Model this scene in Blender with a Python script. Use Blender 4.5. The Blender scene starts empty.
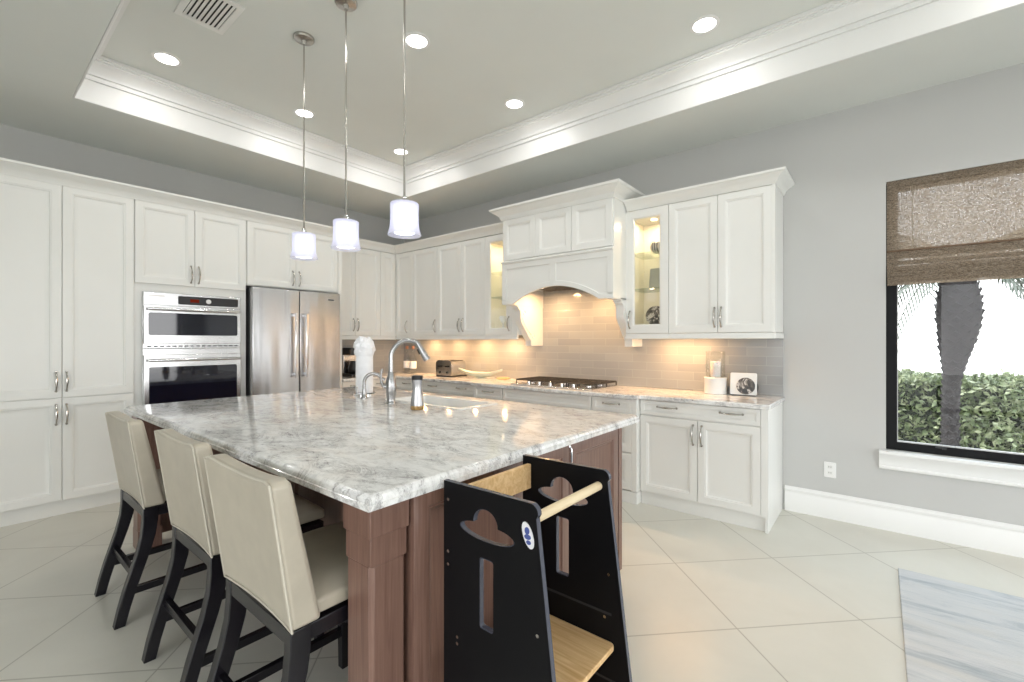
import bpy, math, random
from mathutils import Vector, Matrix
from mathutils.geometry import tessellate_polygon
random.seed(7)
S = bpy.context.scene
COL = S.collection
PI = math.pi
# ------------------------------------------------------------------ camera, world, sun, exposure
cam = bpy.data.cameras.new('camera'); cam.sensor_width = 36; cam.lens = 454/1024*36
cam.clip_start = .05; cam.clip_end = 200
co = bpy.data.objects.new('camera', cam); COL.objects.link(co)
co.location = (0, 0, 1.35); co.rotation_euler = (PI/2, 0, .6803)
S.camera = co
S.view_settings.view_transform = 'Standard'
S.view_settings.look = 'None'
S.view_settings.exposure = 0.12
S.view_settings.gamma = 1.0
S.view_settings.use_curve_mapping = False
S.cycles.max_bounces = 10; S.cycles.diffuse_bounces = 6; S.cycles.glossy_bounces = 5
S.cycles.transmission_bounces = 8; S.cycles.transparent_max_bounces = 16
S.cycles.sample_clamp_indirect = 6.0; S.cycles.caustics_reflective = False; S.cycles.caustics_refractive = False
w = bpy.data.worlds.new('sky'); S.world = w; w.use_nodes = True
wn = w.node_tree.nodes; wl = w.node_tree.links
bg = wn['Background']; bg.inputs['Strength'].default_value = 4.3
tc = wn.new('ShaderNodeTexCoord'); sx = wn.new('ShaderNodeSeparateXYZ'); rp = wn.new('ShaderNodeValToRGB')
wl.new(tc.outputs['Generated'], sx.inputs[0]); wl.new(sx.outputs['Z'], rp.inputs[0]); wl.new(rp.outputs[0], bg.inputs[0])
rp.color_ramp.elements[0].position = 0.0; rp.color_ramp.elements[0].color = (1, 1, 1, 1)
rp.color_ramp.elements[1].position = .9; rp.color_ramp.elements[1].color = (.80, .90, 1, 1)

def lamp(name, kind, loc, energy, color=(1, 1, 1), size=.1, rot=(0, 0, 0), shape=None, size_y=None, portal=False, spread=None):
    l = bpy.data.lights.new(name, kind); l.energy = energy; l.color = color
    if kind == 'AREA':
        l.shape = shape or 'SQUARE'; l.size = size
        if size_y: l.size_y = size_y
        if spread: l.spread = spread
        l.cycles.is_portal = portal
    elif kind in ('POINT', 'SPOT'):
        l.shadow_soft_size = size
    o = bpy.data.objects.new(name, l); COL.objects.link(o); o.location = loc; o.rotation_euler = rot
    return o
sun = lamp('sun', 'SUN', (0, 0, 10), 3.0, (1, .96, .9))
sun.data.angle = .01
sun.rotation_euler = Vector((1, .12, -1.9)).to_track_quat('-Z', 'Y').to_euler()
# daylight openings (portals guide the sky light through the real openings)
lamp('portal_back', 'AREA', (.75, 4.42, 1.53), 1, size=1.42, size_y=1.93, shape='RECTANGLE', rot=(-PI/2, 0, 0), portal=True)
lamp('portal_front', 'AREA', (.9, -3.42, 1.3), 1, size=5.6, size_y=2.6, shape='RECTANGLE', rot=(PI/2, 0, 0), portal=True)
lamp('portal_side', 'AREA', (4.22, .9, 1.3), 1, size=5.6, size_y=2.6, shape='RECTANGLE', rot=(PI/2, 0, PI/2), portal=True)

# ------------------------------------------------------------------ mesh helpers
class MB:
    def __init__(s): s.v = []; s.f = []; s.M = None
    def add(s, vs, fs):
        b = len(s.v)
        for p in vs:
            p = Vector(p)
            s.v.append(s.M @ p if s.M else p)
        s.f += [tuple(b+i for i in f) for f in fs]
        return s
    def box(s, x0, x1, y0, y1, z0, z1):
        vs = [(x, y, z) for z in (z0, z1) for y in (y0, y1) for x in (x0, x1)]
        return s.add(vs, [(0, 2, 3, 1), (4, 5, 7, 6), (0, 1, 5, 4), (2, 6, 7, 3), (0, 4, 6, 2), (1, 3, 7, 5)])
    def prism(s, poly, axis, a, b):
        """poly 2d, extruded along axis from a to b; axis x: poly=(y,z); y: (x,z); z: (x,y)"""
        def P(p, t): return {'x': (t, p[0], p[1]), 'y': (p[0], t, p[1]), 'z': (p[0], p[1], t)}[axis]
        n = len(poly)
        vs = [P(p, a) for p in poly]+[P(p, b) for p in poly]
        fs = [tuple(range(n)), tuple(range(2*n-1, n-1, -1))]+[(i, (i+1) % n, n+(i+1) % n, n+i) for i in range(n)]
        return s.add(vs, fs)
    def holes(s, loops, axis, a, b):
        def P(p, t): return {'x': (t, p[0], p[1]), 'y': (p[0], t, p[1]), 'z': (p[0], p[1], t)}[axis]
        flat = [p for l in loops for p in l]; n = len(flat)
        tris = tessellate_polygon([[Vector((p[0], p[1], 0)) for p in l] for l in loops])
        vs = [P(p, a) for p in flat]+[P(p, b) for p in flat]
        fs = [tuple(t) for t in tris]+[tuple(n+i for i in reversed(t)) for t in tris]
        k = 0
        for l in loops:
            m = len(l)
            fs += [(k+i, k+(i+1) % m, n+k+(i+1) % m, n+k+i) for i in range(m)]
            k += m
        return s.add(vs, fs)
    def cyl(s, p0, p1, r0, r1=None, n=20): return s.tube([p0, p1], [r0, r0 if r1 is None else r1], n)
    def lathe(s, prof, c=(0, 0, 0), n=32, squash=1.0):
        vs = []; fs = []
        for r, z in prof:
            for k in range(n):
                a = 2*PI*k/n; vs.append((c[0]+r*math.cos(a), c[1]+r*math.sin(a)*squash, c[2]+z))
        for i in range(len(prof)-1):
            for k in range(n):
                fs.append((i*n+k, i*n+(k+1) % n, (i+1)*n+(k+1) % n, (i+1)*n+k))
        if prof[0][0] > 1e-5: fs.append(tuple(range(n-1, -1, -1)))
        if prof[-1][0] > 1e-5: fs.append(tuple((len(prof)-1)*n+k for k in range(n)))
        return s.add(vs, fs)
    def tube(s, pts, rad, n=10, closed=False, flat=1.0):
        pts = [Vector(p) for p in pts]; m = len(pts)
        if not hasattr(rad, '__len__'): rad = [rad]*m
        vs = []; fs = []; up = None
        for i in range(m):
            if closed: t = pts[(i+1) % m]-pts[i-1]
            else: t = pts[min(i+1, m-1)]-pts[max(i-1, 0)]
            t.normalize()
            if up is None:
                up = Vector((0, 0, 1)) if abs(t.z) < .9 else Vector((1, 0, 0))
            u = up-t*up.dot(t)
            if u.length < 1e-6: u = t.orthogonal()
            u.normalize(); q = t.cross(u); up = u
            for k in range(n):
                a = 2*PI*k/n
                vs.append(pts[i]+u*math.cos(a)*rad[i]+q*math.sin(a)*rad[i]*flat)
        for i in range(m if closed else m-1):
            j = (i+1) % m
            for k in range(n):
                fs.append((i*n+k, i*n+(k+1) % n, j*n+(k+1) % n, j*n+k))
        if not closed:
            fs.append(tuple(range(n-1, -1, -1))); fs.append(tuple((m-1)*n+k for k in range(n)))
        return s.add(vs, fs)
    def sweep(s, prof, path, closed=False):
        """prof list of (out,z); path list of (x,y); 'out' is to the RIGHT of travel; mitred"""
        P = [Vector((p[0], p[1])) for p in path]; m = len(P); n = len(prof); vs = []; fs = []
        for i in range(m):
            d1 = (P[i]-P[i-1]) if (i > 0 or closed) else None
            d2 = (P[(i+1) % m]-P[i]) if (i < m-1 or closed) else None
            if d1 is None: d1 = d2
            if d2 is None: d2 = d1
            n1 = Vector((d1.y, -d1.x)).normalized(); n2 = Vector((d2.y, -d2.x)).normalized()
            mi = n1+n2; mi = mi/(mi.dot(n1)) if mi.length > 1e-6 else n1
            for o, z in prof: vs.append((P[i].x+mi.x*o, P[i].y+mi.y*o, z))
        for i in range(m if closed else m-1):
            j = (i+1) % m
            for k in range(n):
                fs.append((i*n+k, j*n+k, j*n+(k+1) % n, i*n+(k+1) % n))
        if not closed:
            fs.append(tuple(range(n))); fs.append(tuple((m-1)*n+k for k in range(n-1, -1, -1)))
        return s.add(vs, fs)
    def nest(s, x0, x1, z0, z1, loops, yb=0.0, hole=False):
        """stepped rectangular panel facing -y; loops (inset, depth outward)"""
        vs = [];fs = []
        for i, d in loops:
            vs += [(x0+i, yb-d, z0+i), (x1-i, yb-d, z0+i), (x1-i, yb-d, z1-i), (x0+i, yb-d, z1-i)]
        for k in range(len(loops)-1):
            for e in range(4):
                fs.append((4*k+e, 4*k+(e+1) % 4, 4*k+4+(e+1) % 4, 4*k+4+e))
        k = 4*(len(loops)-1)
        if hole:
            for e in range(4): fs.append((k+e, k+(e+1) % 4, (e+1) % 4, e))
        else:
            fs.append((k, k+1, k+2, k+3)); fs.append((3, 2, 1, 0))
        return s.add(vs, fs)
    def build(s, name, mat, parent=None, bevel=0, sharp=35, seg=2, subsurf=0):
        me = bpy.data.meshes.new(name)
        me.from_pydata([tuple(v) for v in s.v], [], s.f); me.update()
        import bmesh
        b = bmesh.new(); b.from_mesh(me); bmesh.ops.recalc_face_normals(b, faces=b.faces); b.to_mesh(me); b.free()
        me.polygons.foreach_set('use_smooth', [True]*len(me.polygons))
        me.set_sharp_from_angle(angle=math.radians(sharp))
        o = bpy.data.objects.new(name, me); COL.objects.link(o)
        if mat: me.materials.append(mat)
        if parent is not None: o.parent = parent
        if bevel:
            m = o.modifiers.new('bevel', 'BEVEL'); m.width = bevel; m.segments = seg; m.limit_method = 'ANGLE'; m.angle_limit = math.radians(40)
            m.harden_normals = False
        if subsurf:
            m = o.modifiers.new('sub', 'SUBSURF'); m.levels = subsurf; m.render_levels = subsurf
        return o

def thing(name, label, cat, loc=(0, 0, 0), rz=0, group=None):
    o = bpy.data.objects.new(name, None); COL.objects.link(o); o.empty_display_size = .1
    o.location = loc; o.rotation_euler = (0, 0, rz); o['label'] = label; o['category'] = cat
    if group: o['group'] = group
    return o
def tag(o, label, cat, group=None, kind=None):
    o['label'] = label; o['category'] = cat
    if group: o['group'] = group
    if kind: o['kind'] = kind
    return o
def struct(name, mb, mat, parent=None, **k):
    o = mb.build(name, mat, parent, **k); o['kind'] = 'structure'
    return o
def dup(root, loc, label=None, rz=None):
    def rec(o, par):
        c = o.copy(); COL.objects.link(c); c.parent = par
        for ch in list(o.children): rec(ch, c)
        return c
    r = rec(root, None); r.location = loc
    if rz is not None: r.rotation_euler = (0, 0, rz)
    if label: r['label'] = label
    return r
def arc(cx, cy, r, a0, a1, n=12): return [(cx+r*math.cos(math.radians(a0+(a1-a0)*i/n)), cy+r*math.sin(math.radians(a0+(a1-a0)*i/n))) for i in range(n+1)]
def rrect(x0, x1, y0, y1, r, n=5):
    return arc(x1-r, y0+r, r, -90, 0, n)+arc(x1-r, y1-r, r, 0, 90, n)+arc(x0+r, y1-r, r, 90, 180, n)+arc(x0+r, y0+r, r, 180, 270, n)
def smooth(pts, n=6):
    P = [Vector(p) for p in pts]; out = []
    for i in range(len(P)-1):
        p0, p1, p2, p3 = P[max(i-1, 0)], P[i], P[i+1], P[min(i+2, len(P)-1)]
        for k in range(n):
            t = k/n
            out.append(.5*((2*p1)+(p2-p0)*t+(2*p0-5*p1+4*p2-p3)*t*t+(3*p1-p0-3*p2+p3)*t**3))
    out.append(P[-1]); return out

# ------------------------------------------------------------------ materials
class N:
    def __init__(s, name):
        s.m = bpy.data.materials.new(name); s.m.use_nodes = True; s.t = s.m.node_tree
        s.b = s.t.nodes['Principled BSDF']; s.out = s.t.nodes['Material Output']
    def n(s, typ, **k):
        x = s.t.nodes.new('ShaderNode'+typ)
        for a, b in k.items(): setattr(x, a, b)
        return x
    def l(s, a, b): s.t.links.new(a, b)
    def set(s, **k):
        for a, b in k.items():
            i = s.b.inputs[a.replace('_', ' ')]
            i.default_value = (*b, 1) if isinstance(b, (tuple, list)) and len(b) == 3 else b
        return s
    def coord(s, sc=(1, 1, 1), rot=(0, 0, 0), loc=(0, 0, 0)):
        c = s.n('TexCoord'); m = s.n('Mapping'); m.inputs['Scale'].default_value = sc; m.inputs['Rotation'].default_value = rot; m.inputs['Location'].default_value = loc
        s.l(c.outputs['Object'], m.inputs[0]); return m.outputs[0]
    def noise(s, vec, scale, detail=4, rough=.5, dist=0):
        x = s.n('TexNoise'); x.inputs['Scale'].default_value = scale; x.inputs['Detail'].default_value = detail
        x.inputs['Roughness'].default_value = rough; x.inputs['Distortion'].default_value = dist
        if vec is not None: s.l(vec, x.inputs['Vector'])
        return x.outputs['Fac']
    def ramp(s, fac, stops):
        r = s.n('ValToRGB'); e = r.color_ramp.elements
        while len(e) > 1: e.remove(e[-1])
        for i, (p, c) in enumerate(stops):
            x = e[0] if i == 0 else e.new(p)
            x.position = p; x.color = (*c, 1) if hasattr(c, '__len__') else (c, c, c, 1)
        s.l(fac, r.inputs[0]); return r.outputs[0]
    def mix(s, fac, a, b):
        x = s.n('Mix', data_type='RGBA')
        for sock, val in ((x.inputs[0], fac), (x.inputs[6], a), (x.inputs[7], b)):
            if hasattr(val, 'links'): s.l(val, sock)
            else: sock.default_value = (*val, 1) if isinstance(val, tuple) else val
        return x.outputs[2]
    def math(s, op, a, b=0.0):
        x = s.n('Math', operation=op)
        for i, val in enumerate((a, b)):
            if hasattr(val, 'links'): s.l(val, x.inputs[i])
            else: x.inputs[i].default_value = val
        return x.outputs[0]
    def color(s, o): s.l(o, s.b.inputs['Base Color']); return s
    def bump(s, h, st=.2, d=.01):
        b = s.n('Bump'); b.inputs['Strength'].default_value = st; b.inputs['Distance'].default_value = d
        s.l(h, b.inputs['Height']); s.l(b.outputs[0], s.b.inputs['Normal']); return s
def plain(name, c, rough=.5, metal=0.0, var=.04, sc=6.0, **k):
    m = N(name); m.set(Roughness=rough, Metallic=metal, **k)
    f = m.noise(m.coord(), sc, 3)
    m.color(m.ramp(f, [(.3, tuple(max(0, x*(1-var)) for x in c)), (.7, tuple(min(1, x*(1+var)) for x in c))]))
    return m.m
def emis(name, c, st):
    m = N(name); e = m.n('Emission'); e.inputs[0].default_value = (*c, 1); e.inputs[1].default_value = st
    m.l(e.outputs[0], m.out.inputs[0]); return m.m
def steel(name, c=(.60, .60, .60), rough=.26, sc=(3, 3, 260), amt=.10):
    m = N(name); m.set(Metallic=1.0)
    f = m.noise(m.coord(sc), 1.0, 2)
    m.color(m.ramp(f, [(.2, tuple(x*.93 for x in c)), (.8, tuple(min(1, x*1.05) for x in c))]))
    r = m.math('MULTIPLY_ADD', f, amt); r.node.inputs[2].default_value = rough-amt/2
    m.l(r, m.b.inputs['Roughness']); return m.m
def wood(name, dark, light, rough=.35, sc=(18, 18, 1.2), scale=2.2, **k):
    m = N(name); m.set(Roughness=rough, **k); v = m.coord(sc)
    f = m.noise(v, scale, 6, .6, 1.2); g = m.noise(m.coord((90, 90, 4)), 1.0, 2)
    c1 = m.ramp(f, [(.3, dark), (.68, light)])
    m.color(m.mix(m.math('MULTIPLY', g, .25), c1, dark)); m.bump(f, .04, .003); return m.m
def thin_glass(name, tint=(1, 1, 1), refl=.08):
    m = N(name); t = m.n('BsdfTransparent'); t.inputs[0].default_value = (*tint, 1)
    g = m.n('BsdfGlossy'); g.inputs['Roughness'].default_value = .01
    fr = m.n('LayerWeight'); fr.inputs[0].default_value = .5
    x = m.n('MixShader'); m.l(m.math('ADD', m.math('MULTIPLY', m.math('POWER', fr.outputs['Facing'], 4.0), .55), refl), x.inputs[0]); m.l(t.outputs[0], x.inputs[1]); m.l(g.outputs[0], x.inputs[2])
    m.l(x.outputs[0], m.out.inputs[0]); return m.m

M = {}
M['wall'] = plain('wall_paint', (.53, .53, .52), .75, sc=2, var=.015)
M['ceil'] = plain('ceiling_paint', (.725, .745, .715), .8, sc=2, var=.015)
M['trim'] = plain('white_trim_paint', (.82, .82, .81), .4, sc=3, var=.01)
M['cab'] = plain('cabinet_paint', (.79, .792, .765), .34, sc=3, var=.012)
M['inside'] = plain('cabinet_interior', (.82, .78, .68), .5, sc=3, var=.01)
M['chrome'] = plain('satin_nickel', (.50, .48, .45), .22, 1.0, sc=20)
M['satin'] = plain('satin_steel', (.42, .42, .42), .25, 1.0, sc=20)
M['bright_chrome'] = plain('polished_chrome', (.78, .78, .79), .12, 1.0, sc=20)
M['steel'] = steel('brushed_stainless', (.66, .66, .66), .24)
M['steelv'] = steel('fridge_stainless', (.60, .60, .61), .25, (220, 220, 2), .08)
def _wavy(mat):
    t = mat.node_tree; b = t.nodes['Principled BSDF']; n = t.nodes.new('ShaderNodeTexNoise'); c = t.nodes.new('ShaderNodeTexCoord'); mp = t.nodes.new('ShaderNodeMapping'); bu = t.nodes.new('ShaderNodeBump')
    mp.inputs['Scale'].default_value = (5, 5, .9); n.inputs['Scale'].default_value = 1; n.inputs['Detail'].default_value = 1
    t.links.new(c.outputs['Object'], mp.inputs[0]); t.links.new(mp.outputs[0], n.inputs['Vector']); t.links.new(n.outputs['Fac'], bu.inputs['Height'])
    bu.inputs['Strength'].default_value = .35; bu.inputs['Distance'].default_value = .05; t.links.new(bu.outputs[0], b.inputs['Normal'])
_wavy(M['steelv'])
M['black'] = plain('black_plastic', (.012, .012, .013), .35)
M['blackframe'] = plain('black_window_metal', (.006, .006, .007), .45, Specular_IOR_Level=.15)
M['oven_glass'] = plain('dark_oven_glass', (.004, .005, .014), .04, Specular_IOR_Level=.9)
M['iron'] = plain('cast_iron', (.012, .011, .010), .5)
M['glass'] = thin_glass('clear_pane', (.97, .98, .98), .05)
M['window_glass'] = thin_glass('window_pane', (.98, .99, .99), .015)
M['shelf_glass'] = thin_glass('shelf_glass', (.84, .90, .88), .06)
M['bottle_glass'] = thin_glass('bottle_glass', (.96, .965, .96), .05)
M['white_ceramic'] = plain('white_ceramic', (.82, .82, .80), .25)
M['paper'] = plain('paper_white', (.88, .89, .92), .9, sc=30)
M['wax'] = plain('candle_wax', (.86, .85, .82), .5, Subsurface_Weight=.2)
M['celadon'] = plain('celadon_glaze', (.66, .72, .62), .2)
M['copper'] = plain('copper_stopper', (.45, .22, .13), .3, .8)
M['leather'] = plain('cream_leather', (.47, .425, .345), .36, sc=14, var=.05)
M['piping'] = plain('leather_piping', (.56, .52, .44), .4, sc=14)
M['espresso'] = plain('espresso_wood', (.009, .008, .011), .24, sc=9, var=.2)
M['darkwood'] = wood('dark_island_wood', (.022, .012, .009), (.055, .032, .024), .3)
M['wood'] = wood('island_wood', (.140, .074, .055), (.235, .140, .108), .30, (40, 40, 1.6), 1.6)
M['pine'] = wood('pine_board', (.60, .35, .14), (.86, .62, .34), .45, (2.0, 26, 26), 1.6)
M['pale_dowel'] = wood('pale_dowel', (.70, .55, .34), (.82, .70, .49), .5, (24, 2, 24), 1.5)
M['lacquer'] = plain('black_lacquer', (.006, .006, .007), .42, Specular_IOR_Level=.12)
M['edge_sheen'] = plain('painted_edge_sheen', (.07, .075, .10), .25)  # blue-grey reflection on the black panel edges, painted in as base colour
M['badge_white'] = plain('badge_white', (.8, .8, .82), .4)
M['badge_blue'] = plain('badge_blue', (.06, .09, .30), .4)
M['lens'] = emis('downlight_lens', (1, .97, .93), 9)
M['puck_lens'] = emis('puck_lens', (1, .78, .5), 6)
M['flame'] = emis('opal_diffuser', (.86, .88, 1.0), 1.9)
M['led'] = emis('oven_clock', (.5, .06, .03), .25)
M['knob_led'] = plain('control_knob', (.85, .85, .85), .2)
M['vent'] = plain('vent_enamel', (.80, .80, .78), .45)
M['dark'] = plain('dark_void', (.02, .02, .02), .8)
M['stone'] = N('striped_stone'); m = M['stone']
m.set(Roughness=.3); f = m.noise(m.coord((1, 1, 1)), 9, 5, .6, 2.5)
m.color(m.ramp(f, [(.42, (.03, .03, .03)), (.50, (.16, .14, .12)), (.56, (.75, .72, .68)), (.62, (.05, .05, .05))])); M['stone'] = m.m
m = N('grey_ceramic'); m.set(Roughness=.3); wv = m.n('TexWave'); wv.inputs['Scale'].default_value = 14; wv.inputs['Distortion'].default_value = 1
m.l(m.coord((1, .3, .3)), wv.inputs[0]); m.color(m.ramp(wv.outputs['Fac'], [(.35, (.62, .60, .55)), (.6, (.14, .13, .12))])); M['striped'] = m.m
M['plate'] = plain('smoke_plate', (.36, .37, .34), .3)
M['amber'] = plain('amber_soap', (.36, .22, .08), .15)
m = N('smoky_bottle'); m.set(Roughness=.12, Metallic=.55); m.color(m.ramp(m.noise(m.coord((8, 8, 1)), 4, 2), [(.3, (.30, .30, .31)), (.7, (.55, .55, .56))])); M['smoky'] = m.m
# sheer pendant shade
m = N('sheer_shade'); tr = m.n('BsdfTransparent'); tl = m.n('BsdfTranslucent'); df = m.n('BsdfDiffuse')
for x in (tl, df): x.inputs[0].default_value = (.86, .86, .97, 1)
a1 = m.n('MixShader'); a1.inputs[0].default_value = .4; m.l(tl.outputs[0], a1.inputs[1]); m.l(df.outputs[0], a1.inputs[2])
a2 = m.n('MixShader'); a2.inputs[0].default_value = .55; m.l(tr.outputs[0], a2.inputs[1]); m.l(a1.outputs[0], a2.inputs[2]); m.l(a2.outputs[0], m.out.inputs[0]); M['sheer'] = m.m
# woven blind
m = N('woven_shade'); v = m.coord()
fine = m.noise(m.coord((60, 60, 320)), 1.0, 2); blot = m.noise(m.coord((170, 170, 190)), 1.0, 2, .6)
colr = m.ramp(fine, [(.32, (.20, .150, .105)), (.5, (.34, .275, .21)), (.68, (.48, .41, .33))])
df = m.n('BsdfDiffuse'); tl = m.n('BsdfTranslucent'); tr = m.n('BsdfTransparent'); m.l(colr, df.inputs[0]); m.l(colr, tl.inputs[0])
a1 = m.n('MixShader'); a1.inputs[0].default_value = .45; m.l(df.outputs[0], a1.inputs[1]); m.l(tl.outputs[0], a1.inputs[2])
a2 = m.n('MixShader'); m.l(m.ramp(blot, [(.46, .02), (.60, .42)]), a2.inputs[0]); m.l(a1.outputs[0], a2.inputs[1]); m.l(tr.outputs[0], a2.inputs[2])
m.l(a2.outputs[0], m.out.inputs[0]); M['blind'] = m.m
# floor tiles: 45 degree grid
m = N('floor_tile'); c = m.n('TexCoord'); s = m.n('SeparateXYZ'); m.l(c.outputs['Object'], s.inputs[0])
r2 = 1/math.sqrt(2); T = .632
A = m.math('MULTIPLY', m.math('ADD', s.outputs[0], s.outputs[1]), r2); B = m.math('MULTIPLY', m.math('SUBTRACT', s.outputs[1], s.outputs[0]), r2)
A = m.math('ADD', A, T*8-1.274+T*2); B = m.math('ADD', B, T*12-2.64+T*4)
da = m.math('PINGPONG', A, T/2); db = m.math('PINGPONG', B, T/2)
d = m.math('MINIMUM', da, db)
cell = m.n('CombineXYZ'); m.l(m.math('FLOOR', m.math('DIVIDE', A, T)), cell.inputs[0]); m.l(m.math('FLOOR', m.math('DIVIDE', B, T)), cell.inputs[1])
wn_ = m.n('TexWhiteNoise'); m.l(cell.outputs[0], wn_.inputs[0])
n1 = m.noise(m.coord(), 2.2, 5, .6, .6)
base = m.ramp(n1, [(.3, (.635, .62, .555)), (.7, (.69, .675, .61))])
base = m.mix(m.math('MULTIPLY', wn_.outputs['Value'], .12), base, (.56, .53, .46))
m.color(m.mix(m.ramp(d, [(.0018, 1.0), (.0042, 0.0)]), base, (.33, .31, .26)))
m.set(Roughness=.30); m.bump(m.ramp(d, [(.001, 0.0), (.004, 1.0)]), .25, .002); M['floor'] = m.m
# glass subway tile
m = N('glass_subway_tile'); br = m.n('TexBrick'); cx = m.n('TexCoord'); sp = m.n('SeparateXYZ'); cb = m.n('CombineXYZ')
m.l(cx.outputs['Object'], sp.inputs[0]); m.l(m.math('ADD', sp.outputs[0], sp.outputs[1]), cb.inputs[0]); m.l(sp.outputs[2], cb.inputs[1]); m.l(cb.outputs[0], br.inputs[0])
br.inputs['Scale'].default_value = 1; br.inputs['Brick Width'].default_value = .29; br.inputs['Row Height'].default_value = .0765
br.inputs['Mortar Size'].default_value = .0016; br.inputs['Mortar Smooth'].default_value = .2
br.inputs['Color1'].default_value = (.31, .325, .335, 1); br.inputs['Color2'].default_value = (.36, .375, .38, 1); br.inputs['Mortar'].default_value = (.42, .44, .44, 1)
m.color(br.outputs['Color']); m.set(Roughness=.14); m.bump(m.math('SUBTRACT', 1.0, br.outputs['Fac']), .35, .002); M['tile'] = m.m
# granite
def granite(name, warm, dark_amt):
    m = N(name); v = m.coord((.8, 1.5, 1), (0, 0, .25)); v2 = m.coord((1, 1.25, 1), (0, 0, .5))
    wob = m.noise(v, 2.0, 3, .5); big = m.noise(v, 2.6, 6, .62, 2.2); mid = m.noise(v, 7.5, 9, .74, 1.6); sm = m.noise(v2, 55, 5, .7); pa = m.noise(v2, 3.1, 4, .6, .8)
    c = m.ramp(mid, [(.30, (.42, .42, .43)), (.41, (.64, .64, .635)), (.50, (.78, .78, .77)), (.60, (.86, .86, .85))])
    c = m.mix(m.ramp(big, [(.36, .42), (.50, 0.0)]), c, (.52, .51, .515))
    c = m.mix(m.math('MULTIPLY', m.ramp(pa, [(.52, 0.0), (.74, 1.0)]), warm), c, (.62, .46, .34))
    def vein(sc, w, amt, c, col, dist):
        e = m.math('ABSOLUTE', m.math('SUBTRACT', m.noise(v, sc, 10, .76, dist), .5))
        k = m.math('MULTIPLY', m.ramp(e, [(.0, 1.0), (w, 0.0)]), m.ramp(big, [(.38, 1.0), (.60, .12)]))
        return m.mix(m.math('MULTIPLY', k, amt), c, col)
    c = vein(3.0, .022, .75, c, (.16, .15, .155), 1.4)
    c = vein(6.0, .016, .55, c, (.22, .20, .20), .8)
    spk = m.math('MULTIPLY', m.ramp(sm, [(.55, 0.0), (.63, 1.0)]), m.ramp(mid, [(.36, 1.0), (.50, .04)]))
    c = m.mix(m.math('MULTIPLY', spk, dark_amt), c, (.035, .030, .032))
    m.color(c); m.set(Roughness=.09, Specular_IOR_Level=.5); return m.m
M['granite'] = granite('pale_granite', .30, .8)
M['granite2'] = granite('counter_granite', .22, 1.0)
# rug
m = N('abstract_rug'); v = m.coord((1.3, 7.5, 1), (0, 0, .06)); a = m.noise(v, 1.0, 10, .74, 1.0); b2 = m.noise(m.coord((1.3, 5, 1)), 1.7, 4); g = m.noise(m.coord((110, 110, 1)), 1.0, 3)
c = m.ramp(a, [(.30, (.31, .35, .39)), (.42, (.43, .46, .49)), (.50, (.56, .575, .59)), (.66, (.63, .63, .63))])
c = m.mix(m.ramp(b2, [(.52, 0.0), (.7, .5)]), c, (.58, .56, .52)); m.color(m.mix(m.math('MULTIPLY', g, .25), c, (.42, .45, .48)))
m.set(Roughness=.95); m.bump(g, .5, .004); M['rug'] = m.m
# outdoors
m = N('hedge_leaf'); f = m.noise(m.coord(), 9, 4); m.color(m.ramp(f, [(.3, (.05, .075, .03)), (.48, (.17, .22, .095)), (.64, (.48, .52, .32))])); m.set(Roughness=.4); M['leaf'] = m.m
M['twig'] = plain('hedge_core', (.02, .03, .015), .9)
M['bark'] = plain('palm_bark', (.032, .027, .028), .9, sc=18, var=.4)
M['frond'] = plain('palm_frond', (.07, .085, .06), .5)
M['lawn'] = plain('lawn', (.10, .16, .06), .9, sc=5, var=.3)
M['bounce_ground'] = plain('neutral_bounce_ground', (.5, .48, .44), .8, sc=3)  # pale tone invented for the unseen ground so its bounce light stays neutral

# ------------------------------------------------------------------ room shell
XA, YB, ZC, ZT = -5.46, 4.21, 3.085, 3.40
XE, YS = 4.2, -3.4
TX0, TX1, TY0, TY1 = -4.47, 1.25, .544, 3.47
struct('floor', MB().box(XA-.2, XE+.2, YS-.2, YB+.2, -.1, 0), M['floor'])
struct('ground', MB().box(-20, 20, -20, 8.4, -.4, -.2), M['bounce_ground'])
c = MB()
for a in ((XA-.2, TX0, YS-.2, YB+.2), (TX1, XE+.2, YS-.2, YB+.2), (TX0, TX1, YS-.2, TY0), (TX0, TX1, TY1, YB+.2)): c.box(*a, ZC, ZT+.1)
c.box(TX0, TX1, TY0, TY1, ZT, ZT+.1)
struct('ceiling', c, M['ceil'])
# tray fascia and crown (path runs so that the profile points into the tray)
prof = [(0.002, ZC), (.012, ZC), (.012, 3.245), (.026, 3.245), (.026, 3.262), (.020, 3.266), (.020, 3.280), (.034, 3.280), (.034, 3.290), (.040, 3.305), (.054, 3.325), (.078, 3.343), (.100, 3.354), (.100, 3.366), (.112, 3.366), (.112, 3.378), (.128, 3.378), (.128, 3.399), (.002, 3.399)]
struct('trim_1', MB().sweep(prof, [(TX0, TY0), (TX0, TY1), (TX1, TY1), (TX1, TY0)], closed=True), M['trim'])
struct('wall_left', MB().box(XA-.2, XA, YS-.2, YB+.2, 0, ZC), M['wall'])
WX0, WX1, WZ0, WZ1 = .037, 1.45, .57, 2.488
wb = MB().box(XA, WX0, YB, YB+.2, 0, ZC).box(WX1, XE, YB, YB+.2, 0, ZC).box(WX0, WX1, YB, YB+.2, 0, WZ0).box(WX0, WX1, YB, YB+.2, WZ1, ZC)
struct('wall_back', wb, M['wall'])
FX0, FX1, FZ = -1.9, 3.7, 2.6
struct('wall_front', MB().box(XA, FX0, YS-.2, YS, 0, ZC).box(FX1, XE, YS-.2, YS, 0, ZC).box(FX0, FX1, YS-.2, YS, FZ, ZC), M['wall'])
EY0, EY1 = -1.9, 3.70
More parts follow.
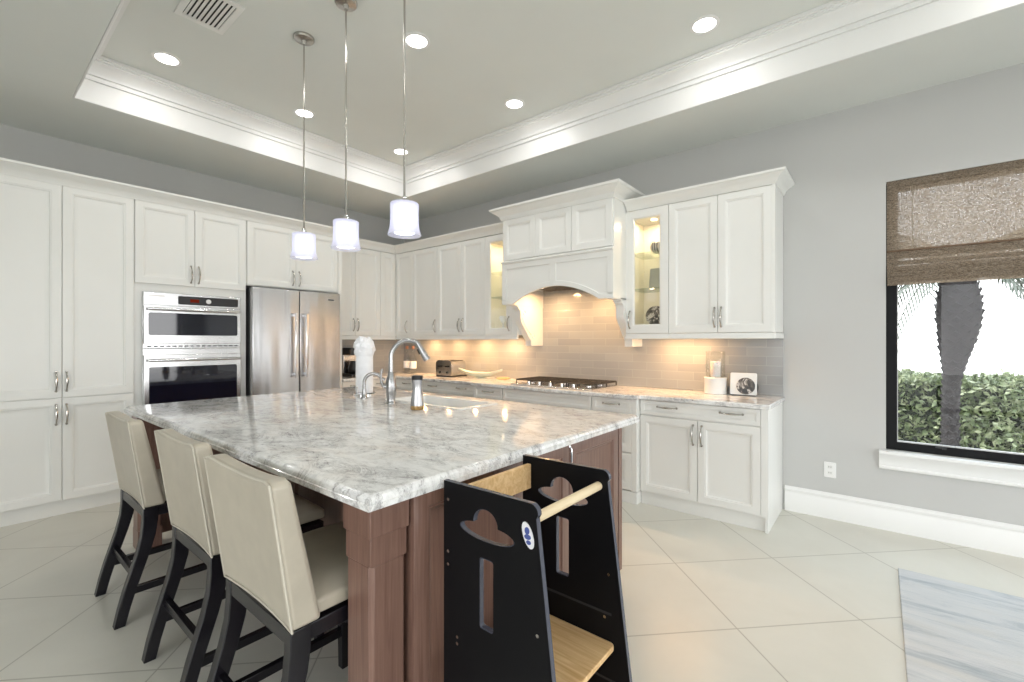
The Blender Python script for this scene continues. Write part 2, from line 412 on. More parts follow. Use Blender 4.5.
struct('wall_right', MB().box(XE, XE+.2, YS-.2, EY0, 0, ZC).box(XE, XE+.2, EY1, YB+.2, 0, ZC).box(XE, XE+.2, EY0, EY1, FZ, ZC), M['wall'])
# sliding glass doors on the two far sides of the room
d1 = MB()
for k in range(5):
    x = FX0+.03+k*(FX1-FX0-.06)/4; d1.box(x-.03, x+.03, YS-.12, YS-.06, 0, FZ)
d1.box(FX0, FX1, YS-.13, YS-.05, FZ-.06, FZ).box(FX0, FX1, YS-.13, YS-.05, 0, .05)
struct('door_1', d1, M['blackframe'])
d2 = MB()
for k in range(5):
    y = EY0+.03+k*(EY1-EY0-.06)/4; d2.box(XE+.06, XE+.12, y-.03, y+.03, 0, FZ)
d2.box(XE+.05, XE+.13, EY0, EY1, FZ-.06, FZ).box(XE+.05, XE+.13, EY0, EY1, 0, .05)
struct('door_2', d2, M['blackframe'])
# baseboards
bp = [(0, 0), (.016, 0), (.016, .135), (.012, .142), (.012, .158), (.018, .164), (.018, .176), (.008, .186), (.006, .195), (0, .195)]
def bpath(p): return MB().sweep(bp, p)
struct('baseboard_back', bpath([(-.588, YB-.001), (XE-.001, YB-.001)]), M['trim'])
struct('baseboard_left', bpath([(XA+.001, YS), (XA+.001, .09)]), M['trim'])
# window
wf = MB()
wy0, wy1 = YB+.05, YB+.12
wf.holes([[(WX0, WZ0), (WX1, WZ0), (WX1, WZ1), (WX0, WZ1)], [(WX0+.062, WZ0+.058), (WX0+.062, WZ1-.06), (WX1-.06, WZ1-.06), (WX1-.06, WZ0+.058)]], 'y', wy0, wy1)
wroot = struct('window_1', wf, M['blackframe'], bevel=.004)
struct('glass', MB().box(WX0+.06, WX1-.06, YB+.083, YB+.087, WZ0+.056, WZ1-.058), M['window_glass'], wroot)
struct('glazing_bead', MB().box(WX0+.062, WX1-.06, YB+.052, YB+.08, WZ0+.058, WZ0+.066).box(WX0+.062, WX0+.067, YB+.052, YB+.08, WZ0+.066, WZ1-.06), plain('grey_bead', (.45, .45, .45), .4), wroot)
struct('latch', MB().box(.335, .355, YB+.035, YB+.05, WZ0+.04, WZ0+.06).box(.30, .345, YB+.03, YB+.042, WZ0+.046, WZ0+.056), M['black'], wroot)
sp_ = [(YB, .437), (YB-.018, .437), (YB-.026, .446), (YB-.026, .456), (YB-.018, .462), (YB-.020, .485), (YB-.030, .520), (YB-.046, .536), (YB-.050, .546), (YB-.058, .552), (YB-.058, .569), (YB, .569)]
struct('trim_2', MB().prism(sp_, 'x', -.002, WX1+.04), M['trim'])
# backsplash tile (a clad part of the walls)
bs = MB().box(XA, -.60, YB-.011, YB-.0005, .905, 1.43).box(-3.06, -1.75, YB-.0111, YB-.0006, 1.43, 1.95).box(XA+.0005, XA+.011, 2.88, YB-.011, .905, 1.43)
struct('trim_3', bs, M['tile'])

# ------------------------------------------------------------------ cabinet kit
DL = [(0, 0), (0, .0185), (.0015, .020), (.052, .020), (.0545, .0165), (.061, .0165), (.066, .0105), (.070, .0085), (.096, .0075)]
DS = [(0, 0), (0, .0185), (.0015, .020), (.026, .020), (.028, .0165), (.032, .0165), (.036, .011), (.045, .0095)]
def pull(vert, L=.15):
    """arched pull; local origin at middle, standing off along -y"""
    mb = MB(); n = 14; pts = []; rad = []
    for i in range(n+1):
        t = -1+2*i/n; h = .030*(1-abs(t)**3.0)+.002
        p = (0, -h, t*L/2) if vert else (t*L/2, -h, 0)
        pts.append(p); rad.append(.0052+.0035*(1-abs(t))**2+(.003 if abs(t) > .98 else 0))
    mb.tube(pts, rad, 8)
    for sgn in (-1, 1):
        e = (0, 0, sgn*L/2) if vert else (sgn*L/2, 0, 0)
        mb.cyl(e, (e[0], e[1]-.010, e[2]), .009, .006, 10)
    return mb
PULL = {}
def add_pull(parent, x, y, z, vert, L=.15, mat='chrome'):
    key = (vert, L, mat)
    if key not in PULL:
        PULL[key] = pull(vert, L).build('handle', M[mat], parent); o = PULL[key]
    else:
        o = PULL[key].copy(); COL.objects.link(o); o.parent = parent
    o.location = (x, y, z); return o
def door(root, x0, x1, z0, z1, hx=None, hz=None, vert=True, name='door', mat='cab', loops=None, y=0.0, L=.15):
    g = .002
    d = MB().nest(x0+g, x1-g, z0+g, z1-g, loops or (DL if z1-z0 > .25 else DS), y).build(name, M[mat], root)
    hs = hx if isinstance(hx, (list, tuple)) else ([hx] if hx is not None else [])
    for h in hs: add_pull(d, h, y-.020, hz, vert, L)
    return d
def glass_door(root, x0, x1, z0, z1, hx, hz):
    g = .002; r = .078
    lp = [(0, 0), (0, .0185), (.0015, .020), (r-.012, .020), (r-.008, .016), (r, .012), (r, 0)]
    d = MB().nest(x0+g, x1-g, z0+g, z1-g, lp, 0, hole=True).build('glass_door', M['cab'], root)
    MB().box(x0+r-.003, x1-r+.003, -.008, -.004, z0+r-.003, z1-r+.003).build('pane', M['glass'], d)
    add_pull(d, hx, -.020, hz, True)
    return d
R90 = PI/2
DCAB = .55
# --- tall pantry (local x = world y, local y = into the wall, front of carcass at x=-4.90)
def tall(name, label, y0, y1): return thing(name, label, 'cabinet', (-4.90, y0, 0), R90)
p = tall('pantry_cabinet', 'tall white pantry cabinet with four doors at the left end of the wall', .104, .97)
W = .97-.104
MB().box(0, W, 0, DCAB, .12, 2.56).build('carcass', M['cab'], p)
MB().box(0, W, .05, DCAB, 0, .12).build('toe_kick', M['cab'], p)
for i in (0, 1):
    hx = .433-.033 if i == 0 else .433+.025
    door(p, i*.433, i*.433+.433, .917, 2.55, hx, 1.04)
    door(p, i*.433, i*.433+.433, .125, .913, hx, .787)
# --- oven cabinet
p = tall('oven_cabinet', 'tall white cabinet housing the built-in microwave and oven', .97, 1.845); W = .875
MB().holes([[(0, .12), (W, .12), (W, 2.56), (0, 2.56)], [(.07, .53), (.07, 1.765), (W-.07, 1.765), (W-.07, .53)]], 'y', 0, .03).box(0, .02, .03, DCAB, .12, 2.56).box(W-.02, W, .03, DCAB, .12, 2.56).box(.02, W-.02, .03, DCAB, 1.80, 1.82).box(.02, W-.02, .03, DCAB, 2.54, 2.56).box(.02, W-.02, DCAB-.02, DCAB, .12, 2.54).box(.02, W-.02, .03, DCAB, .49, .52).build('carcass', M['cab'], p)
MB().box(0, W, .05, DCAB, 0, .12).build('toe_kick', M['cab'], p)
door(p, .005, .4375, 1.845, 2.55, .4375-.03, 1.955); door(p, .4375, W-.005, 1.845, 2.55, .4375+.03, 1.955)
door(p, .01, W-.01, .125, .50, [.25, .62], .33, False, 'drawer')
# --- microwave and oven (front plane local y=0 at x=-4.88)
def appliance(name, label, z): return thing(name, label, 'oven', (-4.895, 1.026, z), R90)
AW = .762
o = appliance('microwave_oven', 'stainless built-in microwave with dark window and black control strip above the oven', 1.285)
MB().box(.05, AW-.05, .005, .45, .03, .47).build('body', M['steel'], o)
MB().box(0, AW, -.015, .004, 0, .49).build('front_frame', M['steel'], o, bevel=.003)
cp = MB().box(.004, AW-.004, -.030, -.015, .378, .488).build('control_panel', M['steel'], o, bevel=.003)
MB().prism(rrect(.25, .735, .392, .468, .01), 'y', -.0325, -.030).build('display', M['black'], cp)
MB().box(.34, .41, -.0335, -.0325, .415, .445).build('clock', M['led'], cp)
kn = MB().lathe([(.021, 0), (.021, .006), (.018, .010), (0, .011)]).build('knob', M['knob_led'], cp)
kn.location = (.485, -.0325, .43); kn.rotation_euler = (PI/2, 0, 0)
MB().box(.04, .15, -.033, -.030, .452, .464).build('badge', M['chrome'], cp)
dr = MB().box(.004, AW-.004, -.040, -.015, .040, .372).build('door', M['steel'], o, bevel=.004)
MB().prism(rrect(.035, AW-.035, .115, .312, .016), 'y', -.0425, -.040).build('window', M['oven_glass'], dr)
def bar_handle(parent, x0, x1, z, y=-.040):
    mb = MB().cyl((x0, y-.045, z), (x1, y-.045, z), .013, n=14)
    for x in (x0+.02, x1-.02): mb.cyl((x, y, z), (x, y-.045, z), .010, n=10)
    return mb.build('handle', M['bright_chrome'], parent)
bar_handle(dr, .025, AW-.025, .342)
vs = MB().box(.01, AW-.01, -.022, -.015, .006, .034).build('vent_strip', M['steel'], o)
mb = MB()
for k in range(16): mb.box(.03+k*.045, .06+k*.045, -.0235, -.022, .014, .024)
mb.build('vent_slot', M['dark'], vs)
o = appliance('wall_oven', 'stainless wall oven with large dark window below the microwave', .535)
MB().box(.05, AW-.05, .005, .48, .02, .72).build('body', M['steel'], o)
MB().box(0, AW, -.015, .004, 0, .748).build('front_frame', M['steel'], o, bevel=.003)
dr = MB().box(.004, AW-.004, -.042, -.015, .03, .695).build('door', M['steel'], o, bevel=.004)
MB().prism(rrect(.04, AW-.04, .17, .590, .016), 'y', -.0445, -.042).build('window', M['oven_glass'], dr)
bar_handle(dr, .025, AW-.025, .648, -.042)
# --- refrigerator
FW = .935
o = thing('refrigerator', 'stainless french door refrigerator with two long bar handles', 'refrigerator', (-4.87, 1.868, 0), R90)
MB().box(.01, FW-.01, .01, .55, .06, 1.885).build('body', plain('fridge_body', (.10, .10, .105), .4), o)
MB().box(.02, FW-.02, .03, .5, 0, .06).build('base_grille', M['black'], o)
for i, (a, b) in enumerate(((0, .466), (.472, FW))):
    dr = MB().box(a, b, -.07, .005, .70, 1.888).build('door', M['steelv'], o, bevel=.008, seg=3)
    hx = .410 if i == 0 else .527
    hb = MB().box(hx-.014, hx+.014, -.135, -.112, .965, 1.645)
    for z in (.985, 1.605): hb.box(hx-.012, hx+.012, -.114, -.07, z, z+.03)
    hb.build('handle', M['bright_chrome'], dr, bevel=.005)
    if i == 1:
        bd = MB().prism(rrect(.775, .868, 1.795, 1.825, .006), 'y', -.0735, -.07).build('badge', M['bright_chrome'], dr)
        MB().prism(rrect(.784, .859, 1.803, 1.817, .004), 'y', -.0745, -.0735).build('badge_inlay', plain('badge_grey', (.12, .12, .13), .4), bd)
dr = MB().box(0, FW, -.07, .005, .08, .69).build('freezer_drawer', M['steelv'], o, bevel=.008, seg=3)
hb = MB().box(.10, FW-.10, -.135, -.112, .60, .628)
for x in (.13, FW-.16): hb.box(x, x+.03, -.114, -.07, .602, .626)
hb.build('handle', M['bright_chrome'], dr, bevel=.005)
# --- cabinet over refrigerator
p = thing('fridge_cabinet', 'white two door cabinet above the refrigerator with a full height side panel', 'cabinet', (-4.90, 1.845, 0), R90)
W = 1.03
MB().box(.0, W-.05, 0, DCAB, 1.905, 2.56).build('carcass', M['cab'], p)
MB().box(W-.05, W, -.02, DCAB, 0, 2.56).build('side_panel', M['cab'], p)
door(p, .005, .490, 1.91, 2.55, .455, 2.02); door(p, .490, W-.052, 1.91, 2.55, .525, 2.02)
# --- upper cabinets
UZ0, UZ1 = 1.417, 2.54
def carc(p, x0, x1, d, z0, z1, y0=0): return MB().box(x0, x1, y0, d, z0, z1).build('carcass', M['cab'], p)
def lrail(p, x0, x1, end=False):
    mb = MB().box(x0, x1, -.022, .005, 1.385, UZ0-.003).box(x0, x1, -.030, .005, 1.368, 1.388)
    if end: mb.box(x1-.02, x1+.006, -.026, .335, 1.370, UZ0-.003)
    return mb.build('light_rail', M['cab'], p, bevel=.004)
p = thing('wall_cabinet', 'white two door upper cabinet between the refrigerator and the corner', 'cabinet', (-5.18, 2.88, 0), R90, 'upper cabinets')
carc(p, 0, .715, .275, UZ0, UZ1); lrail(p, 0, .96)
door(p, .0, .345, UZ0, UZ1, .315, 1.555); door(p, .345, .715, UZ0, UZ1, .375, 1.555)
p = thing('corner_cabinet', 'white corner upper cabinet with two narrow doors meeting at a right angle', 'cabinet', (-5.18, 3.86, 0), 0, 'upper cabinets')
MB().prism([(-.275, -.262), (0, -.262), (0, 0), (.35, 0), (.35, .345), (-.275, .345)], 'z', UZ0, UZ1).build('carcass', M['cab'], p)
dd = MB(); dd.M = Matrix.Rotation(R90, 4, 'Z'); dd.nest(-.262, -.022, UZ0+.002, UZ1-.002, DL, 0); dd.build('door', M['cab'], p)
door(p, .022, .368, UZ0, UZ1, .26, 1.54)
YU = 3.86
def wallcab(label, x0, x1, name='wall_cabinet'): return thing(name, label, 'cabinet', (x0, YU, 0), 0, 'upper cabinets')
p = wallcab('white single door upper cabinet just right of the corner doors', -4.81, -4.32)
carc(p, 0.002, .49, .345, UZ0, UZ1); lrail(p, -.34, .49); door(p, .0, .49, UZ0, UZ1, .455, 1.54)
p = wallcab('white two door upper cabinet left of the glass door beside the hood', -4.32, -3.505)
carc(p, 0.002, .815, .345, UZ0, UZ1); lrail(p, 0, .815); door(p, 0, .427, UZ0, UZ1, .395, 1.54); door(p, .427, .815, UZ0, UZ1, .46, 1.54)
def glasscab(label, x0, x1, dx1, z1, hx, shelves):
    p = thing('glass_cabinet', label, 'cabinet', (x0, YU, 0), 0, 'upper cabinets'); W = x1-x0; D = .345
    mb = MB().box(.002, .02, 0, D, UZ0, z1).box(W-.02, W, 0, D, UZ0, z1).box(.02, W-.02, 0, D, UZ0, UZ0+.075).box(.02, W-.02, 0, D, z1-.06, z1)
    if dx1 < W-.01: mb.box(dx1, W, -.018, .0, UZ0, z1)
    mb.build('carcass', M['cab'], p)
    MB().box(.02, W-.02, D-.012, D-.002, UZ0+.075, z1-.06).box(.02, .022, .0, D-.012, UZ0+.075, z1-.06).box(W-.022, W-.02, .0, D-.012, UZ0+.075, z1-.06).build('lining', M['inside'], p)
    for z in shelves: MB().box(.023, W-.023, .012, D-.014, z, z+.008).build('shelf', M['shelf_glass'], p)
    glass_door(p, 0, dx1, UZ0, z1, hx, 1.54); lrail(p, 0, W)
    lens = MB().lathe([(.028, 0), (.028, -.006), (0, -.006)], (W/2, D*.45, z1-.0605), 16).build('puck_lens', M['puck_lens'], p)
    lamp('glass_cabinet_lamp', 'AREA', (x0+W/2, YU+D*.45, z1-.07), 3.2, (1, .74, .45), .06, shape='DISK')
    lamp('glass_cabinet_lamp', 'POINT', (x0+W/2, YU+D*.30, shelves[0]-.03), .55, (1, .74, .45), .03)  # fill added under the lower shelf; no fixture there
    return p
GL = glasscab('white glass fronted cabinet on the left side of the range hood', -3.505, -3.035, .39, 2.54, .355, (1.84, 2.12))
p = None
# --- right upper cabinets
RZ1 = 2.515
GR = glasscab('white glass fronted cabinet on the right side of the range hood', -1.785, -1.395, .39, RZ1, .04, (1.81, 2.13))
p = wallcab('large white two door upper cabinet at the right end of the run', -1.395, -.60)
carc(p, 0.002, .795, .345, UZ0, RZ1); lrail(p, 0, .795, True)
MB().box(.775, .795, -.018, 0, UZ0, RZ1).build('end_stile', M['cab'], p)
door(p, 0, .394, UZ0, RZ1, .37, 1.54); door(p, .394, .776, UZ0, RZ1, .42, 1.54)
# --- crown mouldings
def crownp(z0, z1, out):
    h = z1-z0
    return [(0.0, z0), (.010, z0), (.012, z0+.10*h), (.018, z0+.18*h), (.022, z0+.34*h), (.040*out/.08, z0+.55*h), (.062*out/.08, z0+.70*h), (.068*out/.08, z0+.78*h), (out*.95, z0+.82*h), (out, z0+.90*h), (out, z1), (-.02, z1), (-.02, z0)]
cm = MB().sweep(crownp(2.545, 2.642, .08), [(-4.882, .104), (-4.882, 2.873), (-5.162, 2.873), (-5.162, 3.842), (-3.04, 3.842)])
tag(cm.build('crown_moulding', M['cab']), 'white crown moulding along the tall cabinets and around the corner to the hood', 'moulding')
cm = MB().sweep(crownp(2.515, 2.602, .08), [(-1.772, 3.842), (-.602, 3.842), (-.602, 4.208)])
tag(cm.build('crown_moulding', M['cab']), 'white crown moulding on the upper cabinets right of the hood', 'moulding')
# --- range hood
o = thing('range_hood', 'white panelled range hood with arched valance, crown and carved corbels', 'hood', (-2.405, 3.58, 0))
HW = .625
MB().box(-HW, HW, .022, .62, 2.14, 2.62).build('body', M['cab'], o)
for a, b in ((-.615, -.205), (-.205, .205), (.205, .615)): MB().nest(a+.002, b-.002, 2.175, 2.588, DL, .022).build('panel_door', M['cab'], o)
for a in (-HW, HW-.085): MB().box(a, a+.085, .030, .62, 1.722, 2.14).build('side_panel', M['cab'], o)
def zarch(x): # arch soffit height
    t = abs(x)/.485
    return 1.722 if t >= 1 else 1.722+.150*(math.cos(PI*t/2)**.85)
xs = [-HW, -.485]+[-.485+.97*i/40 for i in range(1, 40)]+[.485, HW]
v = MB()
v.prism([(x, zarch(x)) for x in xs]+[(HW, 2.14), (-HW, 2.14)], 'y', .012, .030)
v.prism([(x, zarch(x)) for x in xs]+[(x, zarch(x)+.048) for x in reversed(xs)], 'y', 0, .012)
v.box(-HW, HW, 0, .012, 2.085, 2.14).box(-HW, -HW+.055, 0, .012, 1.76, 2.09).box(HW-.055, HW, 0, .012, 1.76, 2.09).prism([(-.035, zarch(.035)+.04), (.035, zarch(.035)+.04), (.035, 2.09), (-.035, 2.09)], 'y', 0, .012)
v.build('valance', M['cab'], o, bevel=.002)
MB().prism([(.0, 2.135), (-.012, 2.139), (-.018, 2.150), (-.012, 2.160), (.0, 2.166), (.03, 2.166), (.03, 2.135)], 'x', -HW-.002, HW+.002).build('ledge', M['cab'], o)
ck = MB().sweep(crownp(2.588, 2.70, .10), [(-HW, .62), (-HW, .004), (HW, .004), (HW, .62)])
# path must keep the profile outwards: reverse direction
ck = MB().sweep(crownp(2.588, 2.70, .10), [(-HW, .62), (-HW, .004), (HW, .004), (HW, .62)][::1]); ck.build('crown', M['cab'], o)
vi = MB().box(-HW+.086, HW-.086, .05, .60, 1.895, 1.92).build('vent_insert', M['steel'], o)
mb = MB()
for k in range(14): mb.box(-.40+k*.06, -.37+k*.06, .12, .55, 1.892, 1.895)
mb.build('filter_slots', M['dark'], vi)
cpf = [(.628, 1.735), (.150, 1.735), (.150, 1.712), (.172, 1.708), (.176, 1.690), (.205, 1.672), (.216, 1.640), (.212, 1.600), (.222, 1.560), (.250, 1.520), (.285, 1.480), (.318, 1.440), (.345, 1.405), (.372, 1.375), (.395, 1.358), (.398, 1.350), (.398, 1.296), (.628, 1.296)]
for s_ in (-1, 1):
    a = -HW if s_ < 0 else HW-.08
    cb_ = MB().prism(cpf, 'x', a, a+.08).build('corbel', M['cab'], o, bevel=.003)
    fx = a+.08 if s_ < 0 else a
    e1 = [(fx, .27+.03*math.cos(t)*(.4+.6*t/8), 1.655+.03*math.sin(t)*(.4+.6*t/8)) for t in [k*.35 for k in range(24)]]
    e2 = [(fx, .44+.028*math.cos(t)*(.4+.6*t/8), 1.40+.028*math.sin(t)*(.4+.6*t/8)) for t in [k*.35 for k in range(24)]]
    MB().tube(e1, .006, 6).tube(e2, .006, 6).tube([(fx, .235, 1.60), (fx, .27, 1.54), (fx, .33, 1.47), (fx, .40, 1.42)], .006, 6).build('scroll_carving', M['cab'], cb_)
for x in (-.28, .28):
    MB().lathe([(.03, 0), (.03, -.006), (0, -.006)], (x, .2, 1.8915), 16).build('hood_lamp', M['puck_lens'], o)
    lamp('hood_light', 'AREA', (-2.405+x, 3.90, 1.875), 7.0, (1, .58, .27), .06, shape='DISK')
# --- base cabinets
def drawer(p, x0, x1, z0, z1, hx=None, L=.15): return door(p, x0, x1, z0, z1, hx, (z0+z1)/2+.012 if z1-z0 < .2 else z1-.09, False, 'drawer', L=L)
def basecab(label, x0, y, rz=0): return thing('base_cabinet', label, 'cabinet', (x0, y, 0) if not rz else (y, x0, 0), rz, 'base cabinets')
BZ = .868
p = basecab('white base cabinet with wide top drawer and two doors at the right end', -1.545, 3.62); W = .94
MB().box(0, W-.02, 0, .585, .105, BZ).build('carcass', M['cab'], p)
MB().box(0, W-.02, .006, .585, 0, .105).build('toe_kick', M['cab'], p)
MB().box(W-.02, W, -.02, .585, 0, BZ).box(W-.045, W-.02, -.02, 0, .105, BZ).build('end_panel', M['cab'], p)
drawer(p, 0.0, W-.046, .745, .865, [.225, .70], L=.155)
door(p, .0, .46, .112, .738, .428, .625); door(p, .46, W-.046, .112, .738, .492, .625)
p = basecab('white stepped out base cabinet under the gas cooktop', -3.40, 3.56); W = 1.85
MB().box(0, W, 0, .645, .105, BZ).build('carcass', M['cab'], p)
MB().box(0, W, -.012, .645, 0, .100).build('plinth', M['cab'], p, bevel=.004)
MB().box(W-.045, W, -.02, 0, .105, BZ).build('stile', M['cab'], p)
MB().box(0, .012, -.02, 0, .105, BZ).build('stile', M['cab'], p)
for a, b in ((.012, .405), (1.44, W-.046)):
    for z0, z1 in ((.745, .865), (.425, .738), (.112, .418)): drawer(p, a, b, z0, z1, (a+b)/2)
door(p, .415, 1.43, .745, .865)
door(p, .415, .922, .112, .738, .89, .62); door(p, .922, 1.43, .112, .738, .955, .62)
p = basecab('white base cabinet with paired drawer pulls left of the cooktop', -4.385, 3.62); W = .983
MB().box(0, W, 0, .585, .105, BZ).build('carcass', M['cab'], p); MB().box(0, W, .05, .585, 0, .105).build('toe_kick', M['cab'], p)
drawer(p, 0, W-.02, .745, .865, [.255, .74]); door(p, 0, .48, .112, .738, .45, .62); door(p, .48, W-.02, .112, .738, .51, .62)
p = basecab('white base cabinet in the counter corner under the clear bottles', -4.90, 3.62); W = .513
MB().prism([(-.555, 0), (W, 0), (W, .585), (-.555, .585)], 'z', .105, BZ).build('carcass', M['cab'], p); MB().box(-.555, W, .05, .585, 0, .105).build('toe_kick', M['cab'], p)
drawer(p, .03, W, .745, .865, .28); door(p, .03, W, .112, .738, .47, .62)
p = basecab('white base cabinet beside the refrigerator under the coffee maker', 2.88, -4.90, R90); W = .735
MB().box(0, W, 0, .555, .105, BZ).build('carcass', M['cab'], p); MB().box(0, W, .05, .555, 0, .105).build('toe_kick', M['cab'], p)
drawer(p, 0, .36, .745, .865, .18); drawer(p, .36, .715, .745, .865, .54); door(p, 0, .36, .112, .738, .33, .62); door(p, .36, .715, .112, .738, .39, .62)
# --- counter
CT = .905
poly = [(XA+.012, 2.88), (-4.86, 2.88), (-4.86, 3.575), (-3.425, 3.575), (-3.425, 3.515), (-1.53, 3.515), (-1.53, 3.575), (-.588, 3.575), (-.588, YB-.012), (XA+.012, YB-.012)]
tag(MB().prism(poly, 'z', .8685, CT).build('countertop', M['granite2'], bevel=.008, seg=3), 'speckled grey granite countertop running under the upper cabinets', 'countertop')

# ------------------------------------------------------------------ island
IX0, IX1, IY0, IY1 = -3.835, -1.075, .711, 2.50
IT = .925
o = thing('kitchen_island', 'brown wooden island base with corner posts and panelled ends', 'island', (-2.5, 1.6, 0))
ox, oy = 2.5, -1.6
body = MB(); body.M = Matrix.Translation((2.5, -1.6, 0))
BX0, BX1, BY0, BY1 = -3.80, -1.125, 1.16, 2.335
body.box(BX0, -2.86, BY0, BY1, .09, .8845).box(-1.95, BX1, BY0, BY1, .09, .8845).box(-2.86, -1.95, BY0, 1.94, .09, .8845).box(-2.86, -1.95, BY0, BY1, .09, .65).box(-2.86, -1.95, 2.32, BY1, .65, .8845)
body.build('cabinet_body', M['wood'], o)
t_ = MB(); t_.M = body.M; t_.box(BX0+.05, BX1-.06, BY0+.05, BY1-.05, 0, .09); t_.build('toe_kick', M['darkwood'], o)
# right end: panelled wing from the post to the cabinet and three framed panels
def endpanel(name, y0, y1, z0, z1, mat, loops, hz=None, hy=None):
    d = MB(); d.M = Matrix.Translation((BX1+2.5, -1.6, 0)) @ Matrix.Rotation(R90, 4, 'Z')
    d.nest(y0, y1, z0, z1, loops, 0); ob = d.build(name, M[mat], o)
    if hz:
        h = MB(); h.M = d.M
        n = 14; pts = []
        for i in range(n+1):
            t = -1+2*i/n; pts.append((hy, -.020-.034*(1-abs(t)**4)-.001, hz+t*.07))
        h.tube(pts, .006, 8); h.build('handle', M['bright_chrome'], ob)
    return ob
wing = MB(); wing.M = body.M; wing.box(-1.20, BX1, .892, BY0, .0, .8845); wing.build('wing_panel', M['wood'], o)
IL = [(0, 0), (0, .016), (.004, .018), (.055, .018), (.060, .011), (.066, .013), (.072, .008), (.085, .003)]
endpanel('end_panel', .892, 1.44, .01, .884, 'wood', IL)
endpanel('door', 1.445, 1.785, .11, .880, 'wood', IL, .83, 1.745)
endpanel('door', 1.79, 2.29, .11, .880, 'wood', IL)
st = MB(); st.M = body.M; st.box(BX1, BX1+.018, 2.295, BY1, .09, .8845).box(BX1, BX1+.012, 1.445, 2.335, .09, .108); st.build('corner_stile', M['wood'], o)
for (x0, mat) in ((-1.262, 'wood'), (-3.82, 'wood')):
    ps = MB(); ps.M = body.M; x1 = x0+.142; y0, y1 = .746, .884
    ps.box(x0, x1, y0, y1, .785, .8845)
    ps.box(x0+.006, x1-.006, y0+.006, y1-.006, .700, .785)
    # shaft with stopped chamfers
    a, b, cc, dd_ = x0+.006, x1-.006, y0+.006, y1-.006; ch = .012
    ps.prism([(a+ch, cc), (b-ch, cc), (b, cc+ch), (b, dd_-ch), (b-ch, dd_), (a+ch, dd_), (a, dd_-ch), (a, cc+ch)], 'z', .13, .70)
    ps.box(x0+.006, x1-.006, y0+.006, y1-.006, 0, .13)
    ps.build('post', M[mat], o, bevel=.002)
bk = MB(); bk.M = body.M
for k in range(4):
    w_ = (BX1-BX0-.10)/4; x = BX0+.05+k*w_
    bk.nest(x+.01, x+w_-.01, .05, .87, IL, BY0)
bk.build('back_panel', M['wood'], o)
# apron under the overhang
ap = MB(); ap.M = body.M; ap.box(-3.68, -1.262, .80, .82, .83, .8845).box(-3.80, -3.78, .884, BY0, .05, .8845); ap.build('apron', M['wood'], o)
# slab with ogee edge and sink cut-out
HX0, HX1, HY0, HY1 = -2.76, -2.02, 1.99, 2.31
sl = MB(); loops = [(.0, .885), (-.0, .9015), (.003, .9035), (.003, .906), (.006, .914), (.012, .9205), (.018, .9245), (.022, IT)]
vs = []; fs = []
for i, z in loops: vs += [(IX0+i, IY0+i, z), (IX1-i, IY0+i, z), (IX1-i, IY1-i, z), (IX0+i, IY1-i, z)]
for k in range(len(loops)-1):
    for e in range(4): fs.append((4*k+e, 4*k+(e+1) % 4, 4*k+4+(e+1) % 4, 4*k+4+e))
k = 4*(len(loops)-1)
hb_ = len(vs); vs += [(HX0, HY0, IT), (HX1, HY0, IT), (HX1, HY1, IT), (HX0, HY1, IT), (HX0, HY0, .885), (HX1, HY0, .885), (HX1, HY1, .885), (HX0, HY1, .885)]
for e in range(4):
    e2 = (e+1) % 4
    fs.append((k+e, k+e2, hb_+e2, hb_+e)); fs.append((hb_+e, hb_+e2, hb_+4+e2, hb_+4+e)); fs.append((hb_+4+e, hb_+4+e2, e2, e))
sl.add(vs, fs)
tag(sl.build('island_countertop', M['granite'], sharp=50), 'large white and grey veined granite slab on the island', 'countertop')
# sink
o = thing('sink', 'white drop-in sink set in the island granite behind the faucet', 'sink', (-2.39, 2.15, IT))
mb = MB(); x, y = .352, .150
rim = rrect(-x-.04, x+.04, -y-.04, y+.04, .04); inn = rrect(-x, x, -y, y, .05)
mb.holes([rim, inn[::-1]], 'z', .0006, .006)
n = len(inn); ring = [(p[0], p[1], .006) for p in inn]+[(p[0]*.985, p[1]*.97, -.03) for p in inn]+[(p[0]*.93, p[1]*.9, -.20) for p in inn]
ff = [(r*n+i, r*n+(i+1) % n, (r+1)*n+(i+1) % n, (r+1)*n+i) for r in range(2) for i in range(n)]+[tuple(2*n+i for i in range(n))]
mb.add(ring, ff); mb.build('basin', M['white_ceramic'], o)
MB().lathe([(.045, -.199), (.045, -.196), (.03, -.194), (0, -.197)]).build('drain', M['chrome'], o)
# main faucet
fdx, fdy = .60, .80
o = thing('kitchen_faucet', 'tall brushed steel gooseneck faucet on the island', 'faucet', (-2.585, 1.885, IT), math.atan2(fdy, fdx))
MB().lathe([(.034, 0), (.034, .005), (.030, .012), (.028, .03), (.033, .07), (.037, .11), (.034, .15), (.027, .18), (.020, .215)]).build('body', M['satin'], o)
pts = [(0, 0, .19), (0, 0, .26), (.0, 0, .31)]+[(.115-.115*math.cos(a), 0, .31+.118*math.sin(a)) for a in [PI*k/16 for k in range(1, 12)]]
MB().tube(smooth(pts, 3), .0165, 14).build('spout', M['satin'], o)
e0 = Vector(pts[-1]); dr_ = Vector((.50, 0, -.866))
sh_ = MB().tube([e0-dr_*.01, e0+dr_*.03, e0+dr_*.09, e0+dr_*.13], [.0175, .020, .026, .027], 16).build('spray_head', M['satin'], o)
MB().tube([e0+dr_*.035+Vector((-.019, 0, -.010)), e0+dr_*.07+Vector((-.021, 0, -.012))], .008, 8).build('button', M['black'], sh_)
hm = MB().tube([(-.012, -.0, .115), (-.050, .0, .118)], [.019, .017], 12)
